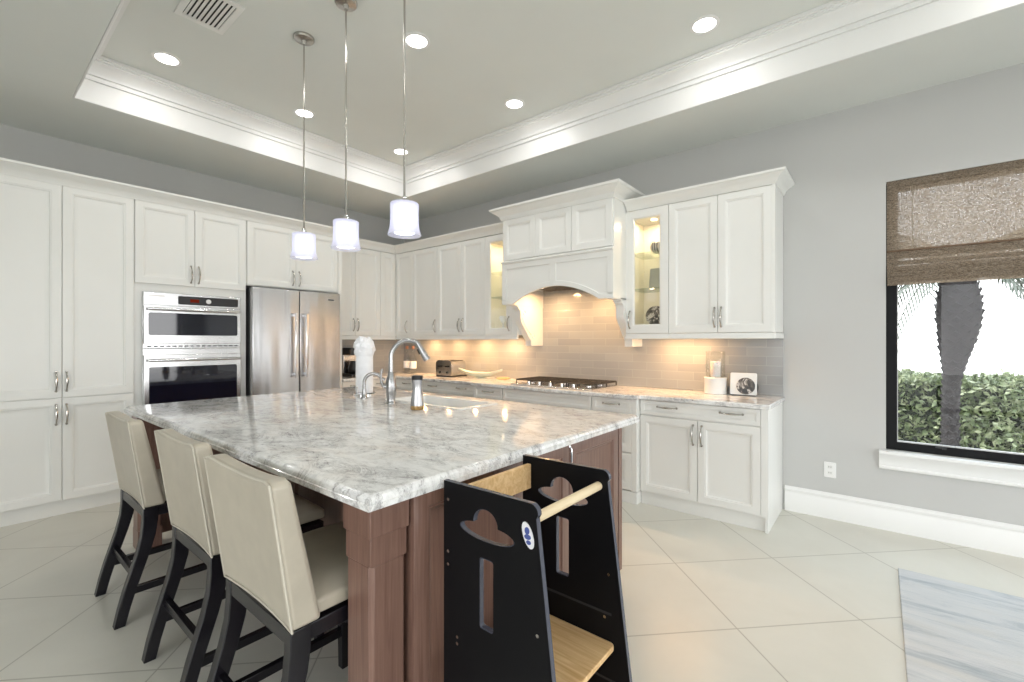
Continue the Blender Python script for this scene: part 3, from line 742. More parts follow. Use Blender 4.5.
hm.tube(smooth([(-.050, 0, .115), (-.062, 0, .15), (-.066, 0, .19), (-.058, 0, .235)], 4), [.010]*5+[.009]*4+[.008]*4, 10); hm.build('lever', M['satin'], o)
# small filtered water faucet
o = thing('water_faucet', 'small steel gooseneck water dispenser beside the tall faucet', 'faucet', (-2.965, 1.925, IT), math.atan2(.62, .78))
MB().lathe([(.026, 0), (.026, .005), (.021, .012), (.016, .04), (.014, .07)]).build('body', M['satin'], o)
pts = [(0, 0, .06), (0, 0, .11)]+[(.068-.068*math.cos(a), 0, .115+.068*math.sin(a)) for a in [PI*k/14 for k in range(1, 12)]]+[(.150, 0, .135)]
MB().tube(smooth(pts, 3), .0125, 12).build('spout', M['satin'], o)
MB().tube([(0, 0, .035), (-.05, 0, .035)], .009, 10).tube([(-.046, 0, .03), (-.056, 0, .085)], [.006, .005], 8).build('lever', M['satin'], o)
# paper towel
o = thing('paper_towel_holder', 'steel paper towel holder with round base on the island', 'holder', (-3.17, 2.06, IT))
MB().lathe([(.082, 0), (.082, .008), (.076, .014), (.02, .016)]).build('base', M['bright_chrome'], o)
MB().cyl((0, 0, .014), (0, 0, .345), .007).build('rod', M['bright_chrome'], o)
o = thing('paper_towel_roll', 'white paper towel roll with crumpled top standing on the holder', 'paper towel', (-3.17, 2.06, IT+.0165))
MB().lathe([(.020, 0), (.064, 0), (.066, .004), (.066, .318), (.063, .322), (.020, .322), (.020, 0)], n=36).build('roll', M['paper'], o)
rnd = random.Random(3); mb = MB(); vs = []; fs = []; n = 22; rows = 7
for r in range(rows):
    t = r/(rows-1)
    for k in range(n):
        a = 2*PI*k/n; rr = (.067+.012*math.sin(t*PI))*(1-.45*max(0, t-.55)/.45)+rnd.uniform(-.011, .011)*min(1, t*3)
        vs.append((rr*math.cos(a), rr*math.sin(a), .29+t*.145+rnd.uniform(-.018, .018)*min(1, t*3)))
for r in range(rows-1):
    for k in range(n): fs.append((r*n+k, r*n+(k+1) % n, (r+1)*n+(k+1) % n, (r+1)*n+k))
fs.append(tuple((rows-1)*n+k for k in range(n))); mb.add(vs, fs).build('loose_sheet', M['paper'], o, sharp=20)
# bottle on island
o = thing('soap_bottle', 'smoky hourglass bottle with black cap and amber liquid on the island', 'bottle', (-2.23, 1.82, IT))
MB().lathe([(.038, .001), (.041, .006), (.0405, .026)]).build('amber_base', M['amber'], o)
MB().lathe([(.0405, .026), (.038, .06), (.032, .10), (.0285, .135), (.029, .16), (.032, .178), (.0325, .186)]).build('body', M['smoky'], o)
MB().lathe([(.0335, .185), (.0345, .188), (.0345, .208), (.032, .211), (0, .211)]).build('cap', M['black'], o)

# ------------------------------------------------------------------ bar stools
def make_stool():
    r = thing('bar_stool', 'x', 'chair', (0, 0, 0), 0, 'leather bar stools at the island')
    # local origin: chair centre at floor under back plane; back faces -y; origin y is world y=.50
    hw = .249
    def yb(z): t = (z-.535)/.435; return .092-.062*t          # rear face
    def th(z): t = (z-.535)/.435; return .092-.030*t
    nx, nz = 14, 12; vs = []; fs = []
    def top(x): return .975-.020*(1-(x/hw)**2)-.012*max(0, abs(x/hw)-.86)/.14
    def P(i, k, side):
        x = -hw+2*hw*i/nx; z = .539+(top(x)-.539)*k/nz
        curve = .012*(1-(x/hw)**2)
        y = yb(z)+curve+(th(z)-.3*curve if side else 0)
        return (x, y, z)
    for side in (0, 1):
        for k in range(nz+1):
            for i in range(nx+1): vs.append(P(i, k, side))
    m_ = (nx+1)*(nz+1); idx = lambda i, k, s_: s_*m_+k*(nx+1)+i
    for k in range(nz):
        for i in range(nx):
            fs.append((idx(i, k, 0), idx(i+1, k, 0), idx(i+1, k+1, 0), idx(i, k+1, 0))); fs.append((idx(i, k, 1), idx(i, k+1, 1), idx(i+1, k+1, 1), idx(i+1, k, 1)))
    for k in range(nz):
        for i in (0, nx): fs.append((idx(i, k, 0), idx(i, k+1, 0), idx(i, k+1, 1), idx(i, k, 1)))
    for i in range(nx):
        for k in (0, nz): fs.append((idx(i, k, 0), idx(i+1, k, 0), idx(i+1, k, 1), idx(i, k, 1)))
    back = MB().add(vs, fs).build('backrest', M['leather'], r, bevel=.016, seg=4, sharp=60)
    pp = [P(0, k, 0) for k in range(nz+1)]+[P(i, nz, 0) for i in range(1, nx+1)]+[P(nx, k, 0) for k in range(nz-1, -1, -1)]+[P(i, 0, 0) for i in range(nx-1, 0, -1)]
    MB().tube([(q[0]*.985, q[1]+.004, q[2]-(.003 if q[2] > .9 else 0)) for q in pp], .0036, 8, closed=True).build('piping', M['piping'], back)
    # seat cushion, domed
    n = 12; vs = []; fs = []
    for j in range(n+1):
        for i in range(n+1):
            u, v_ = -1+2*i/n, -1+2*j/n; e = max(abs(u), abs(v_)); z = .600+.035*(1-u**4)*(1-v_**4)-.012*(e > .98)
            vs.append((u*.232, .345+v_*.205, z))
    for j in range(n):
        for i in range(n): fs.append((j*(n+1)+i, j*(n+1)+i+1, (j+1)*(n+1)+i+1, (j+1)*(n+1)+i))
    bl = len(vs); edge = [i for i in range(n+1)]+[(j)*(n+1)+n for j in range(1, n+1)]+[n*(n+1)+i for i in range(n-1, -1, -1)]+[j*(n+1) for j in range(n-1, 0, -1)]
    for e in edge: vs.append((vs[e][0], vs[e][1], .548))
    L_ = len(edge)
    for q in range(L_): fs.append((edge[q], edge[(q+1) % L_], bl+(q+1) % L_, bl+q))
    fs.append(tuple(bl+q for q in range(L_)))
    MB().add(vs, fs).build('seat', M['leather'], r, bevel=.008, seg=3, sharp=50)
    MB().box(-.2355, .2355, .097, .542, .488, .536).build('seat_frame', M['espresso'], r, bevel=.003)
    for s_ in (-1, 1):
        lg = MB(); prof = [(.536, .094), (.47, .094), (.40, .088), (.32, .070), (.24, .046), (.16, .022), (.08, .002), (0, -.014)]
        th_ = [.062, .060, .056, .052, .050, .048, .045, .042]
        vs = []; fs = []
        x1 = s_*.238; x0 = s_*.196
        for (z, y), t in zip(prof, th_):
            sp = -s_*0.0
            for x, yy in ((x0, y), (x1, y), (x1, y+t), (x0, y+t)): vs.append((x, yy, z))
        for k in range(len(prof)-1):
            for e in range(4): fs.append((4*k+e, 4*k+(e+1) % 4, 4*k+4+(e+1) % 4, 4*k+4+e))
        fs += [(0, 1, 2, 3), tuple(4*(len(prof)-1)+e for e in (3, 2, 1, 0))]
        lg.add(vs, fs).build('leg', M['espresso'], r, bevel=.003, sharp=25)
        lg = MB(); vs = []
        for z, t in ((.49, .045), (0, .034)):
            for x, y in ((s_*.236, .545), (s_*(.236-t), .545), (s_*(.236-t), .545-t), (s_*.236, .545-t)): vs.append((x, y, z))
        lg.add(vs, [(0, 1, 2, 3), (4, 5, 6, 7)]+[(e, (e+1) % 4, 4+(e+1) % 4, 4+e) for e in range(4)]).build('leg', M['espresso'], r, bevel=.003)
        MB().box(s_*.219-.012, s_*.219+.012, .05, .515, .135, .168).build('stretcher', M['espresso'], r, bevel=.002)
    MB().box(-.20, .20, .056, .080, .205, .240).build('stretcher', M['espresso'], r, bevel=.002)
    MB().box(-.20, .20, .505, .530, .205, .240).build('footrest', M['espresso'], r, bevel=.002)
    return r
st0 = make_stool()
st0.location = (-1.511, .50, 0); st0['label'] = 'cream leather bar stool with black legs nearest the island corner post'
dup(st0, (-2.19, .52, 0), 'cream leather bar stool with black legs in the middle of the three')
dup(st0, (-3.01, .492, 0), 'cream leather bar stool with black legs nearest the pantry cabinet')

# ------------------------------------------------------------------ toddler tower
TXA = -1.058
o = thing('toddler_tower', 'black kitchen step tower with planet cut-outs and pine platform by the island', 'step stool', (TXA, 1.18, 0))
def xfront(z): return .352+(.905-z)*.125 if z < .905 else .352
def tower_outline():
    pts = [(0.0, 0.0), (xfront(0), 0.0), (xfront(.5), .5), (xfront(.88), .88)]
    pts += arc(.335, .892, .026, -5, 78, 5)
    pts += [(.0, .915)]
    return pts
ring = [(.177+.106*math.cos(a), .796+.026*math.sin(a)) for a in [math.radians(130+280*k/26) for k in range(27)]]
ring += [(.174+.048*math.cos(a), .820+.044*math.sin(a)) for a in [math.radians(-2+184*k/16) for k in range(17)]]
slot = rrect(.152, .205, .515, .722, .008)
for (ya, yb_) in ((-.211, -.193), (.193, .211)):
    pn = MB().holes([tower_outline(), ring[::-1], slot[::-1]], 'y', ya, yb_).build('side_panel', M['lacquer'], o, sharp=20)
    # edge sheen put into colour: thin lighter strip along the outline and the openings
    def band(lp, d):
        c_ = Vector((.18, .5)); out = []; m2 = len(lp)
        for q in range(m2):
            a_, b_ = Vector(lp[q-1]), Vector(lp[(q+1) % m2]); t_ = (b_-a_).normalized(); out.append((lp[q][0]+t_.y*d, lp[q][1]-t_.x*d))
        return out
    ol = tower_outline()
    MB().holes([band(ol, .0006), band(ol, -.003)[::-1]], 'y', ya+.0015, yb_-.0015).build('edge_sheen_strip', M['edge_sheen'], pn, sharp=20)
    for lp in (ring, slot):
        el = MB(); m2 = len(lp)
        el.holes([[(p[0], p[1]) for p in lp], [(p[0]+(sum(q[0] for q in lp)/m2-p[0])*.03, p[1]+(sum(q[1] for q in lp)/m2-p[1])*.03) for p in lp][::-1]], 'y', ya+.001, yb_-.001)
        el.build('cutout_sheen', M['edge_sheen'], pn)
    for (x, z) in ((.36, .575), (.02, .86), (.02, .70), (.02, .66), (.345, .43), (.06, .45), (.06, .43)):
        yy = ya if ya < 0 else ya
        MB().cyl((x, ya-.0012, z), (x, ya+.002, z), .005, n=10).build('screw', M['chrome'], pn)
    if ya > 0:
        for z in (.445, .227): MB().box(.10, .37 if z > .3 else .40, ya-.0015, ya+.002, z-.004, z+.004).build('groove', M['dark'], pn)
    else:
        bx, bz = .330, .832; lean = -.010
        def bl(rx, rz, n=24): return [(bx+rx*math.cos(2*PI*k/n)+lean*math.sin(2*PI*k/n), bz+rz*math.sin(2*PI*k/n)) for k in range(n)]
        bdg = MB().prism(bl(.017, .034), 'y', ya-.003, ya).build('badge', M['badge_white'], pn)
        bb = MB()
        for (dx, dz, rx, rz) in ((-.002, .012, .008, .010), (.0, -.004, .011, .007), (.003, -.018, .008, .006)):
            bb.prism([(bx+dx+rx*math.cos(2*PI*k/14), bz+dz+rz*math.sin(2*PI*k/14)) for k in range(14)], 'y', ya-.0038, ya-.003)
        bb.build('badge_emblem', M['badge_blue'], bdg)
MB().box(.022, .040, -.1925, .1925, .797, .888).build('back_rail', M['pine'], o, bevel=.002)
MB().cyl((.322, -.1925, .862), (.322, .1925, .862), .0145, n=18).build('guard_bar', M['pale_dowel'], o)
MB().prism(rrect(.06, .385, -.1920, .1920, .018), 'z', .338, .356).build('platform', M['pine'], o, bevel=.003)
MB().prism(rrect(.10, .44, -.1920, .1920, .018), 'z', .150, .168).build('step', M['pine'], o, bevel=.003)
MB().box(.03, .05, -.1925, .1925, .06, .15).build('back_rail', M['pine'], o, bevel=.002)

# ------------------------------------------------------------------ ceiling fixtures
def make_downlight():
    r = thing('recessed_light', 'x', 'ceiling light', (0, 0, ZT), 0, 'recessed ceiling lights')
    MB().lathe([(.068, -.0005), (.090, -.0005), (.090, -.004), (.084, -.007), (.070, -.007), (.068, -.003)], n=36).build('trim_ring', M['trim'], r)
    MB().lathe([(.069, -.004), (.05, -.0055), (0, -.006)], n=32).build('lens', M['lens'], r)
    return r
dl0 = make_downlight(); first = True
DLS = [((-4.02, .985), 'lit recessed ceiling light nearest the air vent'), ((-4.02, 2.0), 'lit recessed ceiling light beside the first pendant rod'),
       ((-4.02, 3.06), 'lit recessed ceiling light in the inner corner of the tray'), ((-2.455, 2.0), 'lit recessed ceiling light above the middle of the island'),
       ((-2.45, 3.06), 'lit recessed ceiling light along the tray edge before the range hood'), ((-.88, 3.07), 'lit recessed ceiling light nearest the window end of the tray')]
for (x, y), lb in DLS:
    if first: dl0.location = (x, y, ZT); dl0['label'] = lb; first = False
    else: dup(dl0, (x, y, ZT), lb)
for x in (-4.02, -2.45, -.88, .69):
    for y in (.985, 2.0, 3.06):
        lamp('downlight', 'AREA', (x, y, ZT-.012), 2.9, (1, .985, .96), .14, shape='DISK')
def make_pendant():
    r = thing('pendant_light', 'x', 'pendant light', (0, 0, 1.905), 0, 'pendants over the island')
    H = ZT-1.905
    MB().lathe([(.066, H-.0005), (.066, H-.012), (.060, H-.020), (.018, H-.026), (.012, H-.05), (0, H-.05)]).build('canopy', M['chrome'], r)
    MB().cyl((0, 0, .20), (0, 0, H-.045), .0055, n=12).build('rod', M['chrome'], r)
    MB().lathe([(.0, .205), (.012, .205), (.014, .190), (.022, .180), (.024, .168), (0, .168)]).build('socket_cap', M['bright_chrome'], r)
    MB().lathe([(.0, .168), (.070, .168), (.074, .164), (.0725, .12), (.0735, .06), (.078, .03), (.086, .006), (.085, .0), (.081, .004), (.076, .03), (.0715, .06), (.0705, .12), (.071, .160), (.0, .165)], n=36).build('shade', M['sheer'], r)
    MB().lathe([(.0, .155), (.052, .155), (.054, .15), (.054, .015), (.050, .010), (0, .010)], n=28).build('diffuser', M['flame'], r)
    return r
pd0 = make_pendant(); pd0.location = (-3.021, 1.5, 1.905); pd0['label'] = 'white drum pendant light hanging in front of the refrigerator cabinet'
dup(pd0, (-2.503, 1.5, 1.905), 'white drum pendant light in the middle of the three over the island')
dup(pd0, (-1.941, 1.5, 1.905), 'white drum pendant light closest to the range hood')
o = thing('air_vent', 'white rectangular ceiling air vent with slanted louvres', 'vent', (-3.22, 1.005, ZT))
MB().holes([[(-.19, -.135), (.19, -.135), (.19, .135), (-.19, .135)], [(-.155, -.10), (-.155, .10), (.155, .10), (.155, -.10)]], 'z', -.010, -.0005).build('frame', M['vent'], o, bevel=.003)
mb = MB()
for k in range(8):
    y = -.0875+k*.025; mb.prism([(y-.0095, -.0085), (y-.009, -.0098), (y+.0085, -.0045), (y+.008, -.003)], 'x', -.155, .155)
mb.build('louvers', M['vent'], o)
MB().box(-.155, .155, -.10, .10, -.0008, -.0004).build('duct', M['dark'], o)

# ------------------------------------------------------------------ wall things
o = thing('outlet', 'white wall outlet low on the grey wall left of the window', 'outlet', (-.292, YB-.0005, .37))
MB().prism(rrect(-.038, .038, -.058, .058, .006), 'y', -.006, 0).build('plate', M['trim'], o, bevel=.002)
for z in (-.022, .022):
    sk = MB().prism(rrect(-.017, .017, z-.014, z+.014, .008), 'y', -.0085, -.006).build('socket', M['white_ceramic'], o)
    MB().box(-.008, -.005, -.0088, -.0085, z-.004, z+.007).box(.005, .008, -.0088, -.0085, z-.004, z+.006).build('slot', M['dark'], sk)
# roman shade
o = thing('roman_shade', 'brown woven roman shade half lowered over the black window', 'blind', (0, YB, 0))
bx0, bx1 = WX0+.004, WX1-.004
MB().box(bx0, bx1, .004, .030, 2.44, WZ1-.002).build('headrail', M['blind'], o)
MB().box(bx0, bx1, .010, .0115, 1.93, 2.44).build('fabric', M['blind'], o)
pr = [(.012, 1.99)]
fold = MB()
zz = 1.985
for k, (z0, z1, dep) in enumerate(((1.985, 1.885, .012), (1.915, 1.835, .018), (1.880, 1.800, .023), (1.845, 1.760, .028), (1.81, 1.742, .031))):
    fold.prism([(.012, z0), (.012-dep*.35, z0-.012), (.010-dep, z1+.012), (.010-dep*.9, z1), (.004-dep*.3, z1+.006), (.011, z0-.02)], 'x', bx0+.001*k, bx1-.001*k)
fold.build('stacked_folds', M['blind'], o, sharp=60)
MB().cyl((bx0, .004, 1.988), (bx1, .004, 1.988), .006, n=8).build('stitched_rod', plain('blind_rod', (.16, .10, .06), .8), o)
for x in (.18, 1.25): MB().cyl((x, .004, 1.99), (x, .004, 2.44), .0016, n=6).build('cord', plain('blind_cord', (.3, .25, .18), .8), o)
# rug
tag(MB().box(.085, 2.6, 1.25, 3.52, .0005, .011).build('area_rug', M['rug'], bevel=.004), 'pale blue and grey abstract rug on the tile floor by the window', 'rug')

# ------------------------------------------------------------------ things on the back counter
# cooktop
o = thing('gas_cooktop', 'stainless gas cooktop with black cast iron grates under the hood', 'cooktop', (-2.475, 3.87, CT))
MB().prism(rrect(-.47, .47, -.27, .26, .02), 'z', .0005, .012).build('top_plate', M['steel'], o, bevel=.004)
for (x, y, r_) in ((-.33, -.06, .045), (-.33, .15, .038), (0, .06, .06), (.33, -.06, .038), (.33, .15, .045)):
    bnr = MB().lathe([(r_, .012), (r_, .022), (r_*.8, .026)], (x, y, 0), 20).build('burner', M['steel'], o)
    MB().lathe([(r_*.75, .026), (r_*.75, .032), (r_*.5, .035), (0, .035)], (x, y, 0), 18).build('burner_cap', M['iron'], bnr)
for cx_ in (-.315, 0, .315):
    g = MB(); hw, y0, y1 = .148, -.165, .245
    def bar(a, b): 
        a, b = Vector(a), Vector(b); g.tube([a, b], .0075, 4)
    for yy in (y0, y1): bar((cx_-hw, yy, .046), (cx_+hw, yy, .046))
    for xx in (-hw, hw): bar((cx_+xx, y0, .046), (cx_+xx, y1, .046))
    for xx in (-.09, -.03, .03, .09): bar((cx_+xx, y0, .048), (cx_+xx, y1, .048))
    bar((cx_-hw, .04, .048), (cx_+hw, .04, .048))
    for xx in (-hw, hw):
        for yy in (y0, .04, y1): bar((cx_+xx, yy, .012), (cx_+xx, yy, .046))
    g.build('grate', M['iron'], o)
for k in range(5):
    MB().lathe([(.021, .012), (.021, .018), (.017, .020), (.016, .042), (.013, .045), (0, .045)], (-.26+k*.13, -.222, 0), 18).build('knob', M['bright_chrome'], o)
# toaster
o = thing('toaster', 'four slice stainless toaster on the counter below the upper cabinets', 'toaster', (-4.235, 4.0, CT))
MB().prism([(-.135, .012), (.135, .012)]+arc(.085, .15, .05, 0, 90, 6)+arc(-.085, .15, .05, 90, 180, 6), 'y', -.11, .13).build('body', M['steel'], o, bevel=.006)
MB().box(-.145, .145, -.12, .14, .001, .014).build('base', M['black'], o)
MB().prism([(-.14, .012), (.14, .012)]+arc(.09, .155, .052, 0, 90, 6)+arc(-.09, .155, .052, 90, 180, 6), 'y', -.128, -.11).build('front_plate', M['chrome'], o, bevel=.003)
for x in (-.066, .066):
    k_ = MB().lathe([(.016, 0), (.014, .012), (0, .012)], n=14).build('knob', M['black'], o); k_.location = (x, -.128, .055); k_.rotation_euler = (PI/2, 0, 0)
    MB().box(x-.022, x+.022, -.150, -.128, .120, .138).build('lever', M['black'], o, bevel=.003)
    MB().box(x-.035, x-.008, -.09, .11, .199, .2015).box(x+.008, x+.035, -.09, .11, .199, .2015).build('slot', M['dark'], o)
# crescent bowl
o = thing('crescent_bowl', 'long pale green boat shaped bowl beside the toaster', 'bowl', (-3.72, 3.985, CT), .22)
nx, ny = 28, 10; vs = []; fs = []
for layer in (0, 1):
    for i in range(nx+1):
        u = -1+2*i/nx; wd = .075*max(.04, (1-abs(u)**2.4)); zc = .008+.085*abs(u)**1.8
        for j in range(ny+1):
            v_ = -1+2*j/ny; vs.append((u*.305, v_*wd*(1-.08*layer), zc+.062*v_*v_*(1-.6*abs(u))+.007*layer*(1 if abs(v_) < .99 else .3)))
q = (nx+1)*(ny+1)
for layer in (0, 1):
    for i in range(nx):
        for j in range(ny): fs.append(tuple(layer*q+a for a in (i*(ny+1)+j, i*(ny+1)+j+1, (i+1)*(ny+1)+j+1, (i+1)*(ny+1)+j)))
for i in range(nx):
    for j in (0, ny): fs.append((i*(ny+1)+j, (i+1)*(ny+1)+j, q+(i+1)*(ny+1)+j, q+i*(ny+1)+j))
for i in (0, nx):
    for j in range(ny): fs.append((i*(ny+1)+j, i*(ny+1)+j+1, q+i*(ny+1)+j+1, q+i*(ny+1)+j))
MB().add(vs, fs).build('bowl', M['celadon'], o, sharp=60)
MB().prism(rrect(-.08, .08, -.03, .03, .02), 'z', .0005, .007).build('foot', M['celadon'], o)
tag(MB().lathe([(.075, .0005), (.078, .004), (.078, .014), (.070, .018), (0, .018)], (-3.42, 4.06, CT), 28).build('wooden_trivet', M['pine']), 'small round wooden trivet at the right tip of the bowl', 'trivet')
# bottles
def make_bottle():
    r = thing('glass_bottle', 'x', 'bottle', (0, 0, CT), 0, 'clear bottles in the counter corner')
    MB().lathe([(0, .002), (.044, .001), (.047, .006), (.047, .20), (.040, .235), (.018, .27), (.015, .285), (.015, .335), (.017, .34), (.017, .35)]).build('glass', M['bottle_glass'], r)
    MB().lathe([(.0185, .335), (.0195, .34), (.0195, .37), (.012, .376), (0, .376)]).build('stopper', M['copper'], r)
    MB().lathe([(.0476, .07), (.0478, .071), (.0478, .165), (.0476, .166)]).build('label', M['paper'], r)
    return r
b0 = make_bottle(); b0.location = (-4.965, 3.98, CT); b0['label'] = 'clear bottle with white label and copper stopper, nearer the toaster'
b1 = dup(b0, (-5.12, 4.0, CT), 'clear bottle with copper stopper seen behind the tall faucet neck')
# coffee maker
o = thing('coffee_maker', 'black coffee maker in the corner beside the refrigerator panel', 'coffee maker', (-5.17, 3.17, CT), R90)
MB().prism(rrect(-.10, .10, -.16, .13, .03), 'z', .001, .035).build('base', M['black'], o, bevel=.004)
MB().box(-.09, .09, .03, .13, .035, .36).build('tower', M['steel'], o, bevel=.01)
MB().prism(rrect(-.10, .10, -.15, .13, .03), 'z', .27, .36).build('brew_head', M['black'], o, bevel=.006)
cf = MB().lathe([(.05, .037), (.066, .06), (.068, .11), (.05, .17), (.045, .20)], (0, -.06, 0), 24).build('carafe', M['black'], o)
MB().tube(smooth([(.0, -.125, .17), (.0, -.165, .16), (.0, -.168, .10), (.0, -.128, .075)], 4), .008, 8).build('handle', M['black'], cf)
# hurricane candle
o = thing('hurricane_candle_holder', 'white based glass hurricane holder on the counter right of the cooktop', 'candle holder', (-1.08, 4.075, CT))
MB().lathe([(.086, .001), (.090, .006), (.088, .02), (.088, .125), (.091, .135), (.085, .140), (.0, .140)], n=40).build('base', M['white_ceramic'], o)
MB().lathe([(.074, .1405), (.076, .145), (.076, .355), (.074, .358), (.0725, .355), (.0725, .145)], n=36).build('glass_cylinder', M['bottle_glass'], o)
o = thing('pillar_candle', 'white pillar candle inside the glass hurricane holder', 'candle', (-1.08, 4.075, CT+.1405))
MB().lathe([(.038, 0), (.039, .003), (.039, .128), (.034, .132), (.0, .126)]).build('wax', M['wax'], o)
MB().cyl((0, 0, .126), (.002, 0, .142), .0015, n=6).build('wick', M['black'], o)
# napkin holder with dark slice
o = thing('napkin_holder', 'white square stand with a black and white stone disc beside the hurricane holder', 'holder', (-.862, 4.06, CT), .10)
tl_ = MB(); tl_.M = Matrix.Rotation(math.radians(-9), 4, 'X'); tl_.prism(rrect(-.098, .098, 0.006, .185, .012), 'y', -.012, .012); tl_.build('plaque', M['white_ceramic'], o, bevel=.003)
dk = MB(); dk.M = tl_.M; dk.prism([(.018+.068*math.cos(t), .078+.068*math.sin(t)) for t in [2*PI*k/36 for k in range(36)]], 'y', -.020, -.012); dk.build('stone_disc', M['stone'], o, bevel=.004)
MB().prism(rrect(-.085, .085, .0, .09, .02), 'z', .0005, .008).build('foot', M['black'], o)
MB().prism([(.055+.05*math.cos(t), .065+.062*math.sin(t)) for t in [2*PI*k/30 for k in range(30)]], 'y', .055, .075).build('rear_disc', M['black'], o)
# display pieces in the glass cabinets
def disc(name, label, cat, x, y, z, r_, mat, thick=.02, lean=-12, rz=0):
    t = thing(name, label, cat, (x, y, z), rz)
    d = MB(); d.M = Matrix.Rotation(math.radians(lean), 4, 'X'); d.prism([(r_*math.cos(a), .004+r_+r_*math.sin(a)) for a in [2*PI*k/36 for k in range(36)]], 'y', -thick/2, thick/2)
    d.build('plate', M[mat], t, bevel=.004)
    MB().tube([(-r_*.5, -.02, .004), (-r_*.5, .06, .004), (-r_*.5, .055, r_*.8)], .003, 6).tube([(r_*.5, -.02, .004), (r_*.5, .06, .004), (r_*.5, .055, r_*.8)], .003, 6).build('easel', M['black'], t)
    return t
zb = UZ0+.0755
disc('stone_plate', 'dark stone disc on the bottom of the right glass cabinet', 'plate', -1.585, YU+.15, zb, .088, 'stone')
o = thing('square_plate', 'grey square plate on the middle shelf of the right glass cabinet', 'plate', (-1.56, YU+.17, 1.8185))
d = MB(); d.M = Matrix.Rotation(math.radians(-10), 4, 'X'); d.prism(rrect(-.085, .085, .004, .20, .012), 'y', -.008, .008); d.build('plate', M['plate'], o, bevel=.004)
MB().tube([(-.04, -.02, .004), (-.04, .06, .004), (-.04, .05, .12)], .003, 6).tube([(.04, -.02, .004), (.04, .06, .004), (.04, .05, .12)], .003, 6).build('easel', M['black'], o)
tag(MB().lathe([(0, .0005), (.03, .001), (.058, .03), (.066, .06), (.058, .092), (.03, .115), (.024, .118), (.022, .112), (0, .11)], (-1.555, YU+.15, 2.1385), 28).build('striped_vase', M['striped']), 'round striped vase on the top shelf of the right glass cabinet', 'vase')
disc('shell_plate', 'dark round plate in the bottom of the left glass cabinet', 'plate', -3.29, YU+.24, zb, .075, 'stone')
o = thing('goblet', 'white footed cup in the left glass cabinet', 'goblet', (-3.335, YU+.10, zb))
MB().lathe([(.036, .0005), (.036, .005), (.008, .012), (.007, .06), (.03, .08), (.042, .11), (.040, .14), (.037, .14), (.036, .11), (0, .085)]).build('cup', M['white_ceramic'], o)
o = thing('square_plate', 'grey square plate on the middle shelf of the left glass cabinet', 'plate', (-3.28, YU+.22, 1.8485))
d = MB(); d.M = Matrix.Rotation(math.radians(-10), 4, 'X'); d.prism(rrect(-.07, .07, .004, .17, .012), 'y', -.008, .008); d.build('plate', M['plate'], o, bevel=.004)
MB().tube([(-.04, -.02, .004), (-.04, .06, .004), (-.04, .05, .12)], .003, 6).tube([(.04, -.02, .004), (.04, .06, .004), (.04, .05, .12)], .003, 6).build('easel', M['black'], o)
# under cabinet puck lights
def make_puck():
    r = thing('puck_light', 'x', 'light', (0, 0, 0), 0, 'puck lights under the upper cabinets')
    MB().lathe([(.034, 0), (.034, -.012), (.030, -.016), (.024, -.016), (.024, -.012)], n=20).build('housing', M['trim'], r)
    MB().lathe([(.0245, -.012), (0, -.0125)], n=16).build('lens', M['puck_lens'], r)
    return r
pk0 = make_puck(); firstp = True
for x, lb in ((-4.75, 'puck light under the cabinet over the bottles'), (-4.28, 'puck light under the cabinet over the toaster'), (-3.80, 'puck light under the cabinet over the green bowl'), (-3.33, 'puck light under the left glass cabinet'),
              (-1.47, 'puck light under the right glass cabinet'), (-1.22, 'puck light under the right cabinet left of the hurricane holder')):
    if firstp: pk0.location = (x, 4.00, UZ0-.0005); pk0['label'] = lb; firstp = False
    else: dup(pk0, (x, 4.00, UZ0-.0005), lb)
    lamp('puck_lamp', 'AREA', (x, 4.00, UZ0-.020), 4.4 if x < -2 else 3.2, (1, .56, .25), .05, shape='DISK')

# ------------------------------------------------------------------ outside the window
hd = MB(); rnd = random.Random(11)
def leaf(mb, p, s, r_):
    n = Vector((r_.uniform(-1, 1), r_.uniform(-1.2, .6), r_.uniform(-.3, 1))).normalized(); t = n.orthogonal().normalized()
    t.rotate(__import__('mathutils').Quaternion(n, r_.uniform(0, 6.28))); b = n.cross(t)
    mb.add([p-t*s, p+b*s*.42+n*s*.1, p+t*s, p-b*s*.42+n*s*.1], [(0, 1, 2, 3)])
for k in range(15000):
    x = rnd.uniform(-.6, 3.0); side = rnd.random()
    if side < .62: y = 7.0+rnd.gauss(0, .07)+.10*math.sin(x*5); z = rnd.uniform(-.2, .93)
    else: y = rnd.uniform(6.95, 7.8); z = .92+rnd.gauss(0, .04)
    z = min(z, .93+.04*math.sin(x*7)+rnd.uniform(-.05, .05))
    leaf(hd, Vector((x, y, z)), rnd.uniform(.025, .05), rnd)
hg = hd.build('hedge', M['leaf'], sharp=10); tag(hg, 'clipped leafy green hedge outside the window', 'hedge', kind='stuff')
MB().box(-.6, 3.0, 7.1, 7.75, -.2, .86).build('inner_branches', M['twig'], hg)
o = thing('palm_tree', 'palm with rough bulging trunk standing outside the window', 'palm tree', (.60, 6.5, -.2))
prof = [(.085, 0), (.070, .3), (.065, .8), (.069, 1.15), (.095, 1.32), (.132, 1.5), (.162, 1.7), (.174, 1.87), (.162, 2.02), (.138, 2.15), (.12, 2.35), (0, 2.4)]
tk = MB(); n = 20; vs = []; fs = []
def off(z): return Vector((-.03+.06*min(1, max(0, (z-1.0)/.7)), 0, 0))
for r_, z in prof:
    for k in range(n): a = 2*PI*k/n; vs.append(Vector((r_*math.cos(a), r_*math.sin(a), z))+off(z))
for i in range(len(prof)-1):
    for k in range(n): fs.append((i*n+k, i*n+(k+1) % n, (i+1)*n+(k+1) % n, (i+1)*n+k))
tk.add(vs, fs)
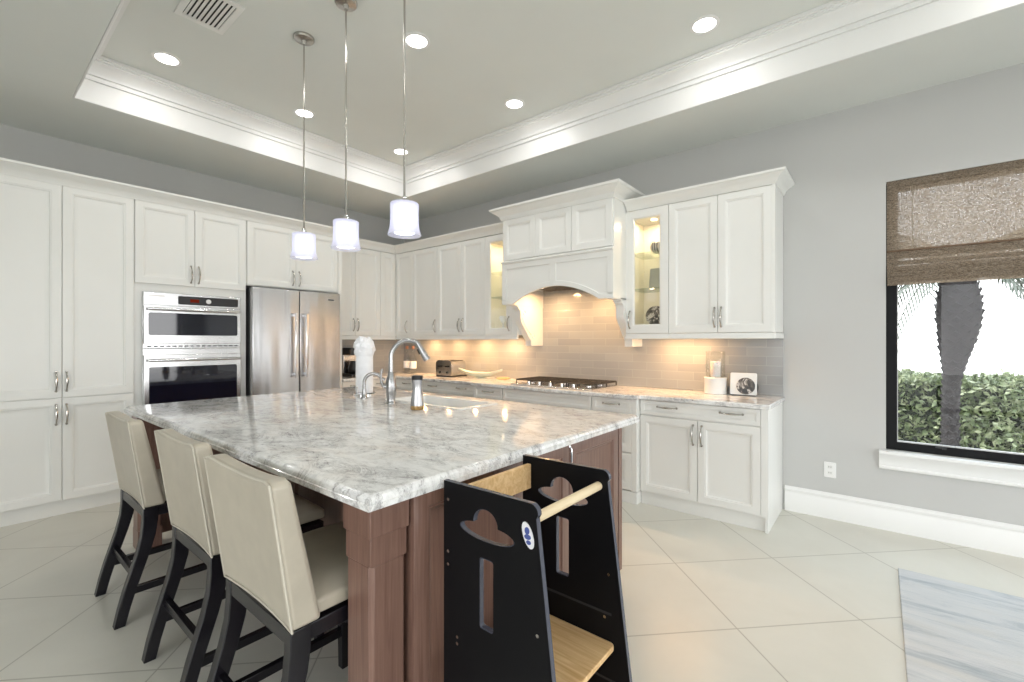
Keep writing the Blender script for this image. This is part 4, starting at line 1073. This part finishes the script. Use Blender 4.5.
def rad(z):
    for (r0, z0), (r1, z1) in zip(prof, prof[1:]):
        if z0 <= z <= z1: return r0+(r1-r0)*(z-z0)/(z1-z0)
    return .1
k = 0; z = .1
while z < 2.4:
    for q in range(9):
        a = 2*PI*(q/9)+k*.35; r_ = rad(z); c_ = Vector((r_*math.cos(a), r_*math.sin(a), z))+off(z); d_ = Vector((math.cos(a), math.sin(a), 0)); t_v = Vector((-math.sin(a), math.cos(a), 0)); s_ = .028+.10*r_
        j = random.uniform(.7, 1.25)
        tk.add([c_-t_v*s_, c_+t_v*s_, c_+Vector((0, 0, s_*1.1)), c_+d_*s_*.45*j+Vector((0, 0, s_*.75))-t_v*.2*s_, c_-Vector((0, 0, s_*.6))], [(0, 2, 3), (2, 1, 3), (1, 4, 3), (4, 0, 3)])
    z += .072; k += 1
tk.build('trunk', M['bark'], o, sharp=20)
for a, Lf, up, dp in [(2*PI*q/9+.3, 1.35, .65, .75) for q in range(9) if not 3.9 < 2*PI*q/9+.3 < 5.6]+[(3.25, .95, .10, 1.05), (2.85, 1.15, .16, 1.0), (3.75, .85, .08, 1.15), (2.3, 1.2, .2, 1.0), (.0, 1.0, .12, 1.0), (.5, 1.1, .15, 1.0), (-.45, .8, .14, 1.05), (1.4, 1.1, .2, 1.0)]:
    fr = MB()
    pts = []
    for i in range(15):
        t = i/14; pts.append(Vector((math.cos(a)*Lf*(t-.12*t*t), math.sin(a)*Lf*(t-.12*t*t), 2.30+up*math.sin(t*1.9)-dp*t*t))+off(2.2))
    fr.tube(pts, [.012*(1-.8*i/14) for i in range(15)], 6)
    for i in range(2, 15):
        for hs in (0, .5):
            p_ = pts[i]*(1-hs)+pts[i-1]*hs; tg = (pts[i]-pts[i-1]).normalized(); sd = tg.cross(Vector((0, 0, 1))).normalized()
            for s_ in (-1, 1):
                L_ = .30*(1-.5*abs(i/14-.4)); e_ = p_+(sd*s_*.62+tg*.55+Vector((0, 0, -.42)))*L_
                md = p_*.5+e_*.5+Vector((0, 0, .015)); wv_ = tg*.013
                fr.add([p_-wv_, p_+wv_, md+wv_, e_, md-wv_], [(0, 1, 2, 4), (4, 2, 3)])
    fr.build('frond', M['frond'], o, sharp=20)
